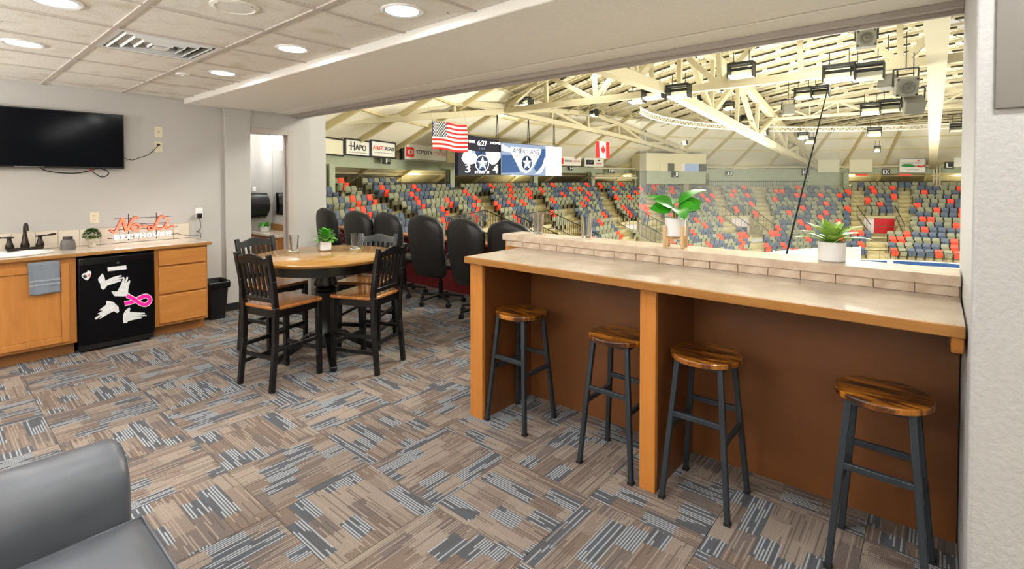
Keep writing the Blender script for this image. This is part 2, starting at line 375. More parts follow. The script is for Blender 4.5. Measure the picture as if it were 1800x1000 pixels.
# lettering: every word turned into a mesh once, before the scene fills up
WORDS = ['HAPO', 'H', 'APO', 'FAST', 'SIGNS', 'Community Credit Union', 'More than fast. More than signs.', 'TOYOTA', 'CENTER', 'F', 'HH', 'J', 'JJ', 'K', 'KK', 'L',
         'AMERICANS', '3', '4', '6:27', 'GUEST', 'HOME', 'PER', '24 SHOT 20', '1ST', 'COLUMBIA PARK', 'GOLF COURSE', 'BREWHOUSE', 'B', 'R', 'E', 'W', 'O', 'U', 'S', 'VISITORS', 'STADIUM', 'PUBLIC', 'G']
TXT = {}
def _words():
    tmp = []
    for w in WORDS:
        c = bpy.data.curves.new('w', 'FONT'); c.body = w; c.extrude = .02; c.resolution_u = 3; o = bpy.data.objects.new('w', c); COL.objects.link(o); tmp.append((w, o, c))
    dg = bpy.context.evaluated_depsgraph_get(); dg.update()
    for w, o, c in tmp:
        me = bpy.data.meshes.new_from_object(o.evaluated_get(dg)); vs = [v.co.copy() for v in me.vertices]
        x0, x1 = min(v.x for v in vs), max(v.x for v in vs); y0, y1 = min(v.y for v in vs), max(v.y for v in vs)
        TXT[w] = ([((v.x - x0) / (x1 - x0), (v.y - y0) / (y1 - y0), 0 if v.z < 0 else 1) for v in vs], [tuple(p.vertices) for p in me.polygons], (x1 - x0) / (y1 - y0))
        bpy.data.meshes.remove(me)
    for w, o, c in tmp: bpy.data.objects.remove(o); bpy.data.curves.remove(c)
_words()
def letters(bm, w, o, ex, ey, depth, mi=0, shear=0):
    """put word w into builder: origin o (lower left), ex / ey = full width / height vectors, depth vector"""
    vs, fs, _ = TXT[w]; o, ex, ey, depth = Vector(o), Vector(ex), Vector(ey), Vector(depth)
    sg = 1 if ex.cross(ey).dot(depth) > 0 else -1
    bm.add([o + ex * (x + shear * y) + ey * y + depth * z for x, y, z in vs], [f if sg > 0 else f[::-1] for f in fs], mi); return bm
# ================================================================ ROOM SHELL
def slab(name, lo, hi, m, label=None, bevel=0):
    o = B().bb(lo, hi).obj(name, M[m], bevel=bevel); return struct(o, label)
floor = slab('floor', (-2.3, -3.1, -.12), (5.1, 8.4, -.008), 'conc', 'brown and slate patterned carpet tile floor of the suite')
TX, TY, TS = 1.055, 2.373, .5375
me_tile = B().bb((-TS / 2 + .0012, -TS / 2 + .0012, -.008), (TS / 2 - .0012, TS / 2 - .0012, 0)).mesh('carpet_tile', M['carpet'])
for i in range(-4, 8):
    for j in range(-5, 11):
        o = link('carpet_tile', me_tile, floor, (TX + (i + .5) * TS, TY + (j + .5) * TS, 0), (0, 0, (0 if (i + j) % 2 == 0 else pi / 2) + (pi if RND.random() < .5 else 0)))
YW = 6.5
w = B(); w.bb((-2.3, YW, 0), (2.66, YW + .12, 2.6)); w.bb((2.66, YW, 2.15), (3.13, YW + .12, 2.6)); w.bb((3.13, YW, 0), (3.44, YW + .12, 2.6))
struct(w.obj('wall_back', M['wall']), 'light warm grey wall carrying the television above the kitchenette')
struct(B().bb((2.36, YW - .035, 0), (2.655, YW, 2.42)).bb((2.35, YW - .04, 2.34), (2.66, YW, 2.425)).obj('trim_1', M['wall'], bevel=.006), 'boxed pilaster beside the restroom doorway')
d = B(); d.bb((3.13, YW - .02, 0), (3.2, YW + .14, 2.22)); d.bb((2.66, YW - .02, 2.15), (3.13, YW + .14, 2.22)); d.bb((3.115, YW + .05, 0), (3.13, YW + .09, 2.15))
struct(d.obj('door_1', M['trimpaint'], bevel=.004), 'taupe metal frame of the open restroom doorway')
struct(B().bb((-2.42, -3.1, 0), (-2.3, 6.62, 2.6)).obj('wall_left', M['wall']))
struct(B().bb((-2.3, -3.1, 0), (2.2, -3.0, 2.6)).obj('wall_rear', M['wall']))
struct(B().bb((2.2, -3.1, 0), (3.3, -.09, 2.62)).obj('wall_right', M['rough_wall'], bevel=.012, seg=3), 'white textured end wall beside the bar')
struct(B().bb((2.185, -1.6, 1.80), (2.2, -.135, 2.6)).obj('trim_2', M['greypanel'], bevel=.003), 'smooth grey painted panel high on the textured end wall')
bs = B(); bs.bb((2.0, YW - .012, 0), (2.36, YW, .09)); bs.bb((2.36, YW - .047, 0), (2.655, YW - .035, .09)); struct(bs.obj('baseboard_back', M['rubber']))
# restroom beyond the doorway
struct(B().bb((1.5, 7.5, 0), (3.44, 7.6, 2.6)).bb((3.38, 6.62, 0), (3.44, 7.5, 2.6)).bb((1.5, 6.62, 0), (1.56, 7.5, 2.6)).bb((1.5, 6.62, 2.46), (3.44, 7.6, 2.6)).obj('wall_restroom', M['wall']), 'white walls of the small restroom')
struct(B().bb((3.44, 8.25, 0), (4.66, 8.37, 3.3)).bb((3.38, 7.6, 0), (3.44, 8.37, 3.3)).obj('wall_side', M['wall']), 'white side wall at the end of the row of office chairs')
# ceiling: slab, tiles, grid
ceil = slab('ceiling', (-2.3, -3.1, 2.56), (1.95, 6.5, 2.68), 'white', 'suspended ceiling of square mineral fibre tiles')
CX0, CY0T, CS = .772, 3.128, .6115
me_ct = B().bb((-CS / 2 + .012, -CS / 2 + .010, 0), (CS / 2 - .012, CS / 2 - .010, .012)).mesh('ceiling_tile', M['ctile'])
for i in range(-5, 2):
    for j in range(-10, 6):
        if (i, j) == (0, 1): continue
        x0 = CX0 + i * CS; y0 = CY0T + j * CS
        if i == 1 or j == 5 or i == -5:
            xa, xb, yb = max(x0, -2.3), min(x0 + CS, 1.95), min(y0 + CS, 6.5)
            bm = B().bb((xa + .012, y0 + .01, 2.484), (xb - .006, yb - .008, 2.496)); o = bm.obj('ceiling_tile', M['ctile'], ceil)
        else: link('ceiling_tile', me_ct, ceil, (x0 + CS / 2, y0 + CS / 2, 2.484 + RND.uniform(-.001, .001)))
for i in range(-4, 2): B().bb((CX0 + i * CS - .014, -3, 2.476), (CX0 + i * CS + .014, 6.5, 2.499)).obj('ceiling_grid_bar', M['tbar'], ceil)
for j in range(-10, 6):
    B().bb((-2.3, CY0T + j * CS - .011, 2.4765), (1.95, CY0T + j * CS + .011, 2.4985)).obj('ceiling_grid_bar', M['tbar'], ceil)
# dropped soffit and the head of the wide opening
sf = B(); sf.bb((1.95, -3.1, 2.425), (2.93, 6.5, 2.9)); sf.bb((2.93, -3.1, 2.455), (2.955, 6.5, 2.9)); sf.bb((2.955, -3.1, 2.425), (3.19, 6.5, 2.9))
struct(sf.obj('trim_3', M['soffit'], bevel=.01, seg=3), 'textured dropped soffit along the wide opening')
fr = B(); fr.bb((3.19, -.09, 2.395), (3.26, 6.5, 2.9)); fr.bb((3.255, -.09, 2.388), (3.262, 6.5, 2.9)); fr.bb((3.262, -.09, 2.378), (3.29, 6.5, 2.9)); fr.bb((3.29, -.09, 2.42), (3.42, 6.5, 2.9))
struct(fr.obj('window_1', M['frame'], bevel=.004), 'taupe metal head frame of the wide opening to the arena')
# low front wall with wooden drink shelf, in front of the office chairs
struct(B().bb((4.84, 2.5, 0), (4.95, 8.25, .7)).bb((3.2, 2.42, 0), (4.84, 2.5, .7)).obj('wall_front', M['redwall']), 'low dark red wall in front of the office chairs')
dk = thing('drink_shelf', 'brown wooden drink shelf capping the low dark red wall', 'shelf', (4.72, 5.4, 0))
B().bb((.02, -2.98, .70), (.27, 2.85, .735)).obj('shelf_board', M['desk'], dk, bevel=.006)
for y in (-2.6, -1.2, .2, 1.6, 2.6): B().prism([(.12, y, .7), (.03, y, .7), (.12, y, .6)], (0, .04, 0)).obj('bracket', M['desk'], dk)

# ================================================================ CEILING FIXTURES
NL = 0
def downlight(x, y, label, lit=True):
    t = thing('recessed_light', label, 'ceiling light', (x, y, 2.484), 0, 'recessed ceiling lights')
    B().lathe([(.088, 0), (.112, 0), (.112, -.006), (.104, -.010), (.088, -.006), (.088, 0)], n=32, cap=False).obj('trim_ring', M['white'], t, smooth=40)
    B().lathe([(.0001, -.003), (.06, -.004), (.089, -.002), (.089, .0)], n=32).obj('lens', M['lamp'], t, smooth=40)
    area('downlight_lamp', (x, y, 2.462), .17, ROOM_W, (1, .99, .97))
for x, y, lab in ((.465, 4.65, 'lit round ceiling light above the television and sink'), (.465, 3.43, 'lit round ceiling light near the louvred vent, nearest the camera side'),
                  (1.69, 2.2, 'lit round ceiling light close to the soffit, largest of the three beside it'), (1.69, 3.42, 'lit round ceiling light close to the soffit, middle of the three beside it'),
                  (1.69, 4.65, 'lit round ceiling light close to the soffit, smallest and nearest the kitchen wall')):
    downlight(x, y, lab)
for x, y in ((.465, 2.2), (.465, .97), (1.69, .97), (-.76, 4.65), (-.76, 2.2), (-.76, .97), (1.69, -.3), (.465, -1.5)): area('downlight_lamp', (x, y, 2.462), .17, ROOM_W, (1, .99, .97))
v = thing('ceiling_vent', 'white square air vent with stepped louvres, dusty, in the tiled ceiling', 'vent', (CX0 + CS / 2, CY0T + 1.5 * CS, 2.476))
a = CS / 2 - .014
def frame_ring(bm, r0, r1, z0, z1):
    for k in range(4):
        R = lambda x, y: (x * cos(k * pi / 2) - y * sin(k * pi / 2), x * sin(k * pi / 2) + y * cos(k * pi / 2))
        P = [(*R(-r0, -r0), z0), (*R(r0, -r0), z0), (*R(r1, -r1), z1), (*R(-r1, -r1), z1)]
        bm.add(P + [(p[0], p[1], p[2] + .004) for p in P], [(0, 1, 2, 3), (7, 6, 5, 4), (0, 4, 5, 1), (2, 6, 7, 3)])
bm = B(); frame_ring(bm, a, a - .03, 0, .001); bm.obj('outer_frame', M['white'], v)
for k, r in enumerate((a - .03, a - .09, a - .15, a - .21)):
    bm = B(); frame_ring(bm, r - .024, r, -.006, .04); bm.obj('louvre', M['white'], v)
B().box((0, 0, .06), (.58, .58, .003)).obj('dark_throat', M['slot'], v)
B().box((0, 0, -.008), (.09, .09, .004)).obj('centre_plate', M['white'], v)
sp = thing('ceiling_speaker', 'flush round white speaker grille in a ceiling tile', 'speaker', (1.085, 2.82, 2.484))
B().lathe([(.115, 0), (.115, -.006), (.098, -.012), (.092, -.007), (.0001, -.010)], n=32).obj('grille', M['ctile'], sp, smooth=30)
for a_ in range(4): B().cyl((.104 * cos(a_ * pi / 2 + .5), .104 * sin(a_ * pi / 2 + .5), -.012), (.104 * cos(a_ * pi / 2 + .5), .104 * sin(a_ * pi / 2 + .5), -.004), .005, n=6).obj('screw', M['chrome'], sp)
sk = thing('smoke_detector', 'small flat round cover on the ceiling near the kitchen wall', 'detector', (1.478, 4.94, 2.484))
B().lathe([(.055, 0), (.055, -.008), (.042, -.018), (.0001, -.02)], n=24).obj('cover', M['white'], sk, smooth=35)
B().cyl((0, 0, -.024), (0, 0, -.019), .012, n=10).obj('sensor_tip', M['white'], sk)

for x, y, lab in ((-1.95, 5.2, 'slim black fill lamp added out of view in the corner beyond the television'), (-1.95, 2.0, 'slim black fill lamp added out of view behind the sofa'), (-1.95, -1.4, 'slim black fill lamp added out of view by the rear wall')):  # unseen lamps added to throw fill light up at the ceiling and soffit
    t = thing('added_fill_lamp', lab, 'fill lamp', (x, y, 0))
    B().lathe([(.0001, 0), (.15, 0), (.15, .02), (.02, .035), (.0001, .035)], n=28).obj('base', M['black'], t, smooth=40)
    B().cyl((0, 0, .03), (0, 0, 1.62), .014, n=12).obj('pole', M['black'], t)
    B().lathe([(.015, 1.6), (.06, 1.62), (.15, 1.72), (.146, 1.722), (.056, 1.626), (.0001, 1.62)], n=28, cap=False).obj('bowl', M['black'], t, smooth=40)
    area('added_uplight', (x, y, 1.74), .26, FILL_W, (1, 1, 1), (pi, 0, 0))

# ================================================================ KITCHENETTE
FY = 5.90                                                       # front plane of the cabinets
def panel_door(bm, x0, x1, z0, z1, y, t=.02, rail=.055):
    bm.bb((x0, y - t, z0), (x0 + rail, y, z1)); bm.bb((x1 - rail, y - t, z0), (x1, y, z1)); bm.bb((x0 + rail, y - t, z0), (x1 - rail, y, z0 + rail)); bm.bb((x0 + rail, y - t, z1 - rail), (x1 - rail, y, z1))
    bm.bb((x0 + rail, y - t + .010, z0 + rail), (x1 - rail, y - .001, z1 - rail))
cb = thing('sink_cabinet', 'maple base cabinet with recessed panel door under the sink', 'cabinet', (.2, FY, 0))
bm = B(); bm.bb((-.95, .022, .11), (.695, .598, .74)); bm.bb((-.95, .0, .11), (.705, .022, .885)); bm.bb((-.95, .56, .74), (.7, .598, .885)); bm.obj('carcass', M['cab'], cb, bevel=.002)
B().bb((-.95, .085, 0), (.695, .598, .11)).obj('toe_kick', M['kick'], cb)
for x0, x1 in ((-.92, -.14), (-.125, .655)):
    bm = B(); panel_door(bm, x0, x1, .135, .83, 0); bm.obj('door', M['cab'], cb, bevel=.004)
dc = thing('drawer_cabinet', 'maple base cabinet with three drawers at the counter end', 'cabinet', (1.735, FY, 0))
B().bb((-.238, .0, .11), (.235, .598, .883)).obj('carcass', M['cab'], dc, bevel=.002)
B().bb((-.238, .085, 0), (.225, .598, .11)).obj('toe_kick', M['kick'], dc)
for z0, z1 in ((.715, .868), (.432, .698), (.135, .415)): B().bb((-.205, -.02, z0), (.22, -.0005, z1)).obj('drawer', M['cabh'], dc, bevel=.006)
ct = thing('kitchen_counter', 'beige laminate kitchen counter with wooden front edge', 'counter', (.42, 6.18, .885))
bm = B(); SX0, SX1, SY0, SY1 = -.32, .40, -.25, .25             # hole for the sink
X0, X1, Y0, Y1 = -1.17, 1.57, -.30, .318
for lo, hi in (((X0, Y0, 0), (SX0, Y1, .03)), ((SX1, Y0, 0), (X1, Y1, .03)), ((SX0, Y0, 0), (SX1, SY0, .03)), ((SX0, SY1, 0), (SX1, Y1, .03))): bm.bb(lo, hi)
NH = 64; top, inn = [], []
for i in range(NH):
    q = 2 * pi * i / NH; c_, s_ = cos(q), sin(q); x0_, y0_ = .04, .005; inn.append((x0_ + .318 * c_, y0_ + .197 * s_))
    f = min(((SX1 if c_ > 0 else SX0) - x0_) / c_ if abs(c_) > 1e-6 else 9, ((SY1 if s_ > 0 else SY0) - y0_) / s_ if abs(s_) > 1e-6 else 9); top.append((x0_ + f * c_, y0_ + f * s_))
bm.grid([[(x, y, 0) for x, y in inn], [(x, y, .03) for x, y in inn], [(x, y, .03) for x, y in top], [(x, y, 0) for x, y in top], [(x, y, 0) for x, y in inn]], close=True)
bm.obj('worktop', M['lam'], ct)
B().bb((X0, Y0 - .02, .001), (X1 + .012, Y0, .031)).bb((X1, Y0, .001), (X1 + .012, Y1, .031)).obj('front_edge', M['edge'], ct, bevel=.004)
bt = thing('tile_backsplash', 'low row of square beige tiles behind the kitchen counter', 'backsplash', (0, YW, .916))
B().bb((-.75, -.004, 0), (1.995, -.0005, .165)).obj('grout_bed', M['grout'], bt)
me_bt = B().bb((-.078, -.012, .003), (.078, -.004, .162)).mesh('tile', M['splash'])
for k in range(17): link('tile', me_bt, bt, (1.907 - k * .16, 0, 0), bevel=0)
sn = thing('sink', 'white oval drop-in sink with low rim', 'sink', (.46, 6.185, .9175))
prof = [(.335, .0), (.338, .008), (.32, .014), (.298, .008), (.28, -.02), (.24, -.11), (.15, -.14), (.03, -.145)]
rows = [[(r * cos(2 * pi * i / 40), r * .62 * sin(2 * pi * i / 40), z) for i in range(40)] for r, z in prof]
B().grid(rows, close=True).obj('basin', M['white'], sn, smooth=50, solid=.004)
B().lathe([(.03, -.143), (.028, -.139), (.0001, -.141)], n=16).obj('drain', M['chrome'], sn, smooth=40)
fc = thing('faucet', 'oil-rubbed bronze faucet with gooseneck spout and two lever handles', 'faucet', (.625, 6.375, .931), radians(4))
B().box((0, 0, .012), (.25, .058, .024)).obj('deck_plate', M['bronze'], fc, bevel=.01, seg=3)
B().lathe([(.03, .02), (.034, .04), (.024, .08), (.017, .13), (.014, .15)], n=16).tube(bez([(0, 0, .14), (0, 0, .185), (0, -.012, .222), (0, -.05, .238), (0, -.085, .215), (0, -.09, .18)], 6), [.013] * 30 + [.013], 10).obj('spout', M['bronze'], fc, smooth=40)
for sx in (-1, 1):
    h = B().lathe([(.03, .02), (.033, .035), (.022, .07), (.014, .1), (.016, .11), (.01, .12)], (sx * .102, 0, 0), 14).obj('handle_base', M['bronze'], fc, smooth=40)
    B().tube([(sx * .07, 0, .118), (sx * .10, 0, .12), (sx * .15, -.01, .124), (sx * .165, -.012, .126), (sx * .2, -.016, .13), (sx * .215, -.018, .13)], [.006, .009, .006, .009, .011, .004], 10).obj('lever', M['bronze'], h, smooth=50)
cj = thing('candle_jar', 'squat grey ceramic jar with dark lid on the kitchen counter', 'jar', (.905, 6.26, .915))
B().lathe([(.052, 0), (.058, .005), (.053, .07), (.047, .092), (.036, .098)], n=28).obj('body', M['candle'], cj, smooth=40)
B().lathe([(.036, .096), (.037, .118), (.034, .122)], n=24).obj('lid', M['candlelid'], cj, smooth=40)
def leafmesh(L, Wd, fold=.25, droop=.3, n=5, tip=.5):
    rows = []
    for i in range(n + 1):
        t = i / n; w_ = Wd * (sin(pi * min(1, (t ** .8) * .97 + .03)) ** .8) * .5 if i < n else .0004
        z = -droop * L * t * t
        rows.append([(L * t, -w_, z + fold * w_), (L * t, 0, z), (L * t, w_, z + fold * w_)])
    return rows
def leaf_into(bm, base, az, el, L, Wd, fold=.25, droop=.3, n=5, mi=0, roll=0):
    R = Euler((roll, -el, az)).to_matrix(); base = Vector(base)
    bm.grid([[base + R @ Vector(p) for p in r] for r in leafmesh(L, Wd, fold, droop, n)], mi)
hb = thing('potted_herb', 'small bushy green plant in a mercury glass pot beside the sink', 'plant', (1.095, 6.33, .915))
B().lathe([(.026, 0), (.03, .004), (.034, .06), (.046, .082), (.05, .086), (.044, .084), (.03, .07), (.0001, .068)], n=22).obj('pot', M['silverpot'], hb, smooth=40)
bm = B(); r = random.Random(3)
for k in range(340):
    th, ph = r.uniform(0, 2 * pi), r.uniform(-.35, 1.5); q = Vector((.054 * cos(ph) * cos(th), .054 * cos(ph) * sin(th), .108 + .052 * sin(ph)))
    leaf_into(bm, q, th + r.uniform(-.6, .6), ph * .7 + r.uniform(-.5, .5), r.uniform(.022, .036), .022, .2, .2, 2)
for k in range(8): bm.tube([(0, 0, .07), (.03 * cos(k), .03 * sin(k), .11)], .0015, 4)
o = bm.obj('foliage', M['herb'], hb); o['kind'] = 'stuff'
# neon sign: outlines read off the photograph onto the sign's own plane
NY = 6.36
def nz(px, py): return aty(180 + px / 9, 350 + py / 9, NY)
ns = thing('neon_sign', 'red script and white block letter neon sign on black rods, standing on the counter', 'neon sign', nz(640, 640))
o_ns = Vector(ns.location)
def npts(L): return [nz(*p) - o_ns for p in L]
bm = B()
for p, q in (((180, 318), (1115, 268)), ((90, 500), (1200, 432)), ((480, 400), (1060, 372)), ((90, 628), (1200, 548))): bm.tube([nz(*p) - o_ns + Vector((0, .02, 0)), nz(*q) - o_ns + Vector((0, .02, 0))], .0035, 6)
for p, q in (((425, 235), (425, 655)), ((868, 215), (868, 618))): bm.tube([nz(*p) - o_ns + Vector((0, .028, 0)), nz(*q) - o_ns + Vector((0, .028, 0))], .0045, 6)
bm.obj('rod_frame', M['black'], ns)
strokes = [([(128, 480), (150, 512), (200, 520), (235, 470), (325, 300)], [10, 14, 16, 18, 22]), ([(325, 300), (385, 505)], [24, 22]), ([(385, 505), (440, 400), (480, 325), (530, 290), (578, 302)], [22, 22, 20, 16, 10]),
           ([(530, 400), (478, 420), (470, 465), (520, 492), (580, 475), (600, 430), (560, 398), (520, 402)], [17] * 8), ([(640, 430), (718, 422)], [14, 16]),
           ([(1000, 300), (965, 268), (915, 285), (870, 370), (835, 440), (780, 482), (735, 470), (745, 435), (800, 440), (860, 468), (930, 470), (985, 440), (1025, 368)], [12, 15, 18, 22, 20, 15, 12, 12, 14, 16, 16, 16, 16]),
           ([(1028, 366), (1005, 430), (1025, 465), (1075, 448), (1105, 420), (1145, 430)], [17, 15, 13, 12, 11, 9])]
def scr(P, rr, lift, name, m, k):
    bm = B()
    pts = bez(npts(P), 6); rad = []
    for i in range(len(pts)):
        t = i / (len(pts) - 1) * (len(rr) - 1); a0 = int(min(t, len(rr) - 2)); rad.append((rr[a0] + (rr[a0 + 1] - rr[a0]) * (t - a0)) * k)
    bm.tube([p + Vector((0, lift, 0)) for p in pts], rad, 8); return bm.obj(name, m, ns, smooth=60)
for P, rr in strokes:
    scr(P, rr, 0, 'red_tube', M['neonred'], .00058); scr(P, [x + 9 for x in rr], .018, 'tube_backing', M['neonback'], .00056)
star = [(1040 + (40 if k % 2 == 0 else 18) * sin(k * pi / 5), 325 - (40 if k % 2 == 0 else 18) * cos(k * pi / 5)) for k in range(10)]
B().prism(npts(star), (0, .01, 0)).obj('star', M['neonred'], ns)
for k, ch in enumerate('BREWHOUSE'):
    xa = 190 + k * (1110 - 190) / 9; p0, p1, p2 = nz(xa + 10, 644 - k * 9), nz(xa + 84, 637 - k * 9), nz(xa + 10, 574 - k * 7.6)
    bm = B(); letters(bm, ch, p0 - o_ns, p1 - p0, p2 - p0, (0, .012, 0)); bm.obj('white_letter', M['neonwhite'], ns)
adopt(B().tube(bez([nz(1200, 548) + Vector((0, .02, 0)), nz(1300, 570) + Vector((0, .04, 0)), aty(338, 414.5, 6.4), aty(350, 413.4, 6.44)], 5), .003, 6).obj('neon_cord', M['wire'], smooth=60), ns)
tw = thing('hand_towel', 'grey terry hand towel with woven bands hung over the cabinet door', 'towel', (.69, FY - .02, .83))
rows = []
for i in range(25):
    t = i / 24; rows.append([])
    for j in range(15):
        u = j / 14 - .5; back = i < 4
        z = .045 - .285 * (t - .12) / .88 if not back else (.0 + .045 * (i / 4))
        y = (.006 if i < 2 else -.002 if i < 4 else -.012 - .006 * t) - .004 * sin(u * 9 + t * 2) * t - .003 * sin(u * 23)
        rows[-1].append((u * (.2 + .004 * sin(t * 6)) + .006 * t, y, z + .004 * sin(u * 7) * t))
B().grid(rows).obj('cloth', M['terry'], tw, smooth=80, solid=.008)
for z in (-.13, -.165): B().grid([[(u * .2 / 14 - .1 + .004, -.0245 - .004 * sin((u / 14 - .5) * 9 + 1.2) * .6 - .003 * sin((u / 14 - .5) * 23), z + dz) for u in range(15)] for dz in (0, .014)]).obj('woven_band', M['terryband'], tw, smooth=60)
fg = thing('mini_fridge', 'black under-counter refrigerator covered with paper cut-outs', 'refrigerator', (1.2, FY - .01, 0))
B().bb((-.285, .03, .03), (.285, .56, .865)).obj('body', M['fridge'], fg, bevel=.004)
fd = B().bb((-.285, -.022, .075), (.285, .028, .865)).obj('door', M['fridge'], fg, bevel=.008, seg=3)
B().bb((-.283, -.034, .80), (.283, -.022, .862)).obj('handle_lip', M['blackgloss'], fd, bevel=.005)
B().cyl((0, -.024, .798), (0, -.031, .798), .011, n=14).obj('lock', M['chrome'], fd)
B().bb((-.285, .0, .02), (.285, .03, .07)).obj('kick_grille', M['black'], fg, bevel=.003)
for x in (-.25, .25): B().cyl((x, .06, 0), (x, .06, .03), .018, n=10).obj('foot', M['rubber'], fg)
FRY = FY - .01 - .0226
def fz(px, py, k=4.762): return aty(120 + px / k, 430 + py / k, FRY)
def sticker(name, poly, m, label, cat='magnet', t=.002):
    P = [fz(*p) for p in poly]; c = sum(P, Vector()) / len(P)
    return tag(B().prism([p - c for p in P], (0, -t, 0)).obj(name, M[m], None, c), label, cat)
sticker('paper_bird', [(250, 285), (285, 240), (300, 265), (310, 302), (372, 272), (444, 254), (448, 265), (382, 286), (466, 270), (470, 282), (386, 299), (442, 295), (440, 306), (325, 342), (310, 365), (290, 378), (272, 362), (268, 325), (254, 310)], 'paper', 'white printed bird cut-out at the top of the fridge door, wings spread', 'cut-out')
sticker('paper_bird', [(360, 392), (410, 392), (440, 335), (462, 276), (474, 280), (468, 322), (490, 268), (502, 274), (486, 325), (512, 296), (518, 304), (508, 345), (502, 375), (500, 402), (518, 412), (505, 430), (450, 432), (385, 430)], 'paper', 'white printed bird cut-out touching the pink ribbon', 'cut-out')
sticker('paper_bird', [(222, 616), (268, 580), (238, 580), (290, 552), (258, 548), (320, 500), (315, 478), (330, 468), (375, 478), (420, 520), (425, 560), (410, 572), (382, 556), (330, 580), (282, 612), (256, 624), (290, 588), (230, 628)], 'paper', 'white printed bird cut-out diving at the lower hinge side of the fridge door', 'cut-out')
sticker('paper_bird', [(460, 585), (478, 550), (512, 524), (520, 535), (512, 562), (560, 566), (640, 570), (642, 579), (580, 586), (656, 588), (654, 598), (575, 602), (618, 606), (612, 616), (560, 625), (500, 640), (490, 655), (462, 656), (458, 625)], 'paper', 'white printed bird cut-out below the pink ribbon', 'cut-out')
sticker('paper_heart', [(108, 262), (125, 240), (150, 236), (165, 215), (192, 225), (190, 255), (175, 285), (155, 298), (130, 285)], 'paper', 'small white cut-out with dark and red print at the fridge door corner', 'cut-out')
for poly, m_, nm_ in (([(118, 262), (140, 250), (158, 262), (150, 280), (132, 282)], 'inkblack', 'dark_print'), ([(160, 258), (186, 244), (184, 256), (164, 268)], 'inkred', 'red_print')):
    hp = bpy.data.objects['paper_heart']; P = [fz(*p) - Vector(hp.location) for p in poly]; B().prism([p + Vector((0, -.002, 0)) for p in P], (0, -.0008, 0)).obj(nm_, M[m_], hp)
sticker('name_strip', [(328, 190), (485, 173), (487, 206), (331, 222)], 'paper', 'white blank strip stuck below the fridge lock', 'sticker')
rb = thing('ribbon_magnet', 'pink looped awareness ribbon magnet on the fridge door', 'magnet', fz(580, 470)); orb = Vector(rb.location)
def band(L, wd, m, nm, lift):
    P = bez([(x, y, 0) for x, y in L], 6); a_, b_ = [], []
    for i, p in enumerate(P):
        t = (P[min(i + 1, len(P) - 1)] - P[max(i - 1, 0)]).normalized(); q = Vector((-t.y, t.x, 0)) * wd / 2; a_.append(p + q); b_.append(p - q)
    rows = [[fz(p.x, p.y) - orb + Vector((0, -lift - .003 * i / len(side), 0)) for i, p in enumerate(side)] for side in (a_, b_)]
    B().grid(rows).obj(nm, M[m], rb, solid=.0015)
lp1 = [(470, 492), (530, 480), (590, 450), (640, 430), (675, 440), (682, 470), (650, 500), (600, 490), (550, 455), (490, 425)]
band(lp1, 40, 'signwhite', 'white_border', .001); band(lp1, 29, 'pink', 'pink_band', .0026)
# television and wall plates
tv = thing('television', 'large black flat television mounted on the back wall', 'television', (.62, YW - .06, 1.97))
bm = B(); bm.bb((-.60, -.012, -.283), (.765, .012, .272)); bm.bb((-.45, .012, -.18), (.5, .038, .16)); bm.obj('housing', M['black'], tv, bevel=.004)
B().bb((-.59, -.0135, -.268), (.755, -.012, .262)).obj('screen', M['darkscreen'], tv)
B().bb((-.05, -.014, -.279), (.15, -.012, -.271)).obj('logo_strip', M['chrome'], tv)
B().bb((-.2, .038, -.1), (.2, .0595, .1)).obj('wall_bracket', M['black'], tv)
def wall_at(x, y, off=.0): return aty(x, y, YW - off)
tag(B().tube(bez([wall_at(72, 294, .03), wall_at(78, 299, .02), wall_at(100, 303, .015), wall_at(135, 304, .015), wall_at(161, 299, .02), wall_at(172, 296, .02), wall_at(188, 300, .02), wall_at(190, 307, .02), wall_at(178, 311, .02), wall_at(166, 304, .02), wall_at(161, 299, .02)], 6), .004, 6).obj('television_cable', M['wire'], smooth=60), 'black looped cable hanging under the television', 'cable')
tag(B().lathe([(.008, -.014), (.008, .014)], wall_at(161, 298, .02), 10).obj('cable_tie', M['redtie']), 'red tie round the cable below the television', 'cable tie')
adopt(B().tube(bez([wall_at(213, 276, .02), wall_at(232, 281, .008), wall_at(245, 277, .008), wall_at(262, 271, .008), wall_at(278, 256, .02)], 6), .003, 6).obj('power_cord', M['wire'], smooth=60), tv)
def plate(name, x, y, label, kind, cat, w_=.075, h_=.118, m='ivory'):
    c = wall_at(x, y, .003); t = thing(name, label, cat, c)
    B().box((0, 0, 0), (w_, .006, h_)).obj('cover_plate', M[m], t, bevel=.002)
    if kind == 'outlet':
        for dz in (-.021, .021):
            s_ = B().box((0, -.004, dz), (.034, .003, .028)).obj('socket', M[m], t, bevel=.004)
            B().box((-.006, -.006, dz + .002), (.002, .002, .008)).box((.006, -.006, dz + .002), (.002, .002, .008)).obj('slot', M['black'], s_)
    else: B().cyl((0, -.003, 0), (0, -.009, 0), .008, n=10).obj('jack', M['chrome'], t)
    return t
plate('wall_plate', 278.5, 232, 'ivory jack plate above the television outlet', 'jack', 'wall plate')
plate('wall_outlet', 278.5, 258, 'ivory outlet with a plug in it, to the side of the television', 'outlet', 'outlet')
plate('wall_outlet', 166, 383, 'ivory outlet above the kitchen backsplash', 'outlet', 'outlet')
plate('wall_outlet', 350, 374, 'white outlet behind the black power adapter', 'outlet', 'outlet', m='white')
tag(B().box((0, 0, 0), (.028, .02, .022)).obj('plug', M['black'], None, wall_at(278.5, 254.5, .019), bevel=.003), 'black plug in the outlet near the television', 'plug')
ad = thing('power_adapter', 'black power adapter with dangling cord near the counter end', 'adapter', wall_at(350.5, 379, .035))
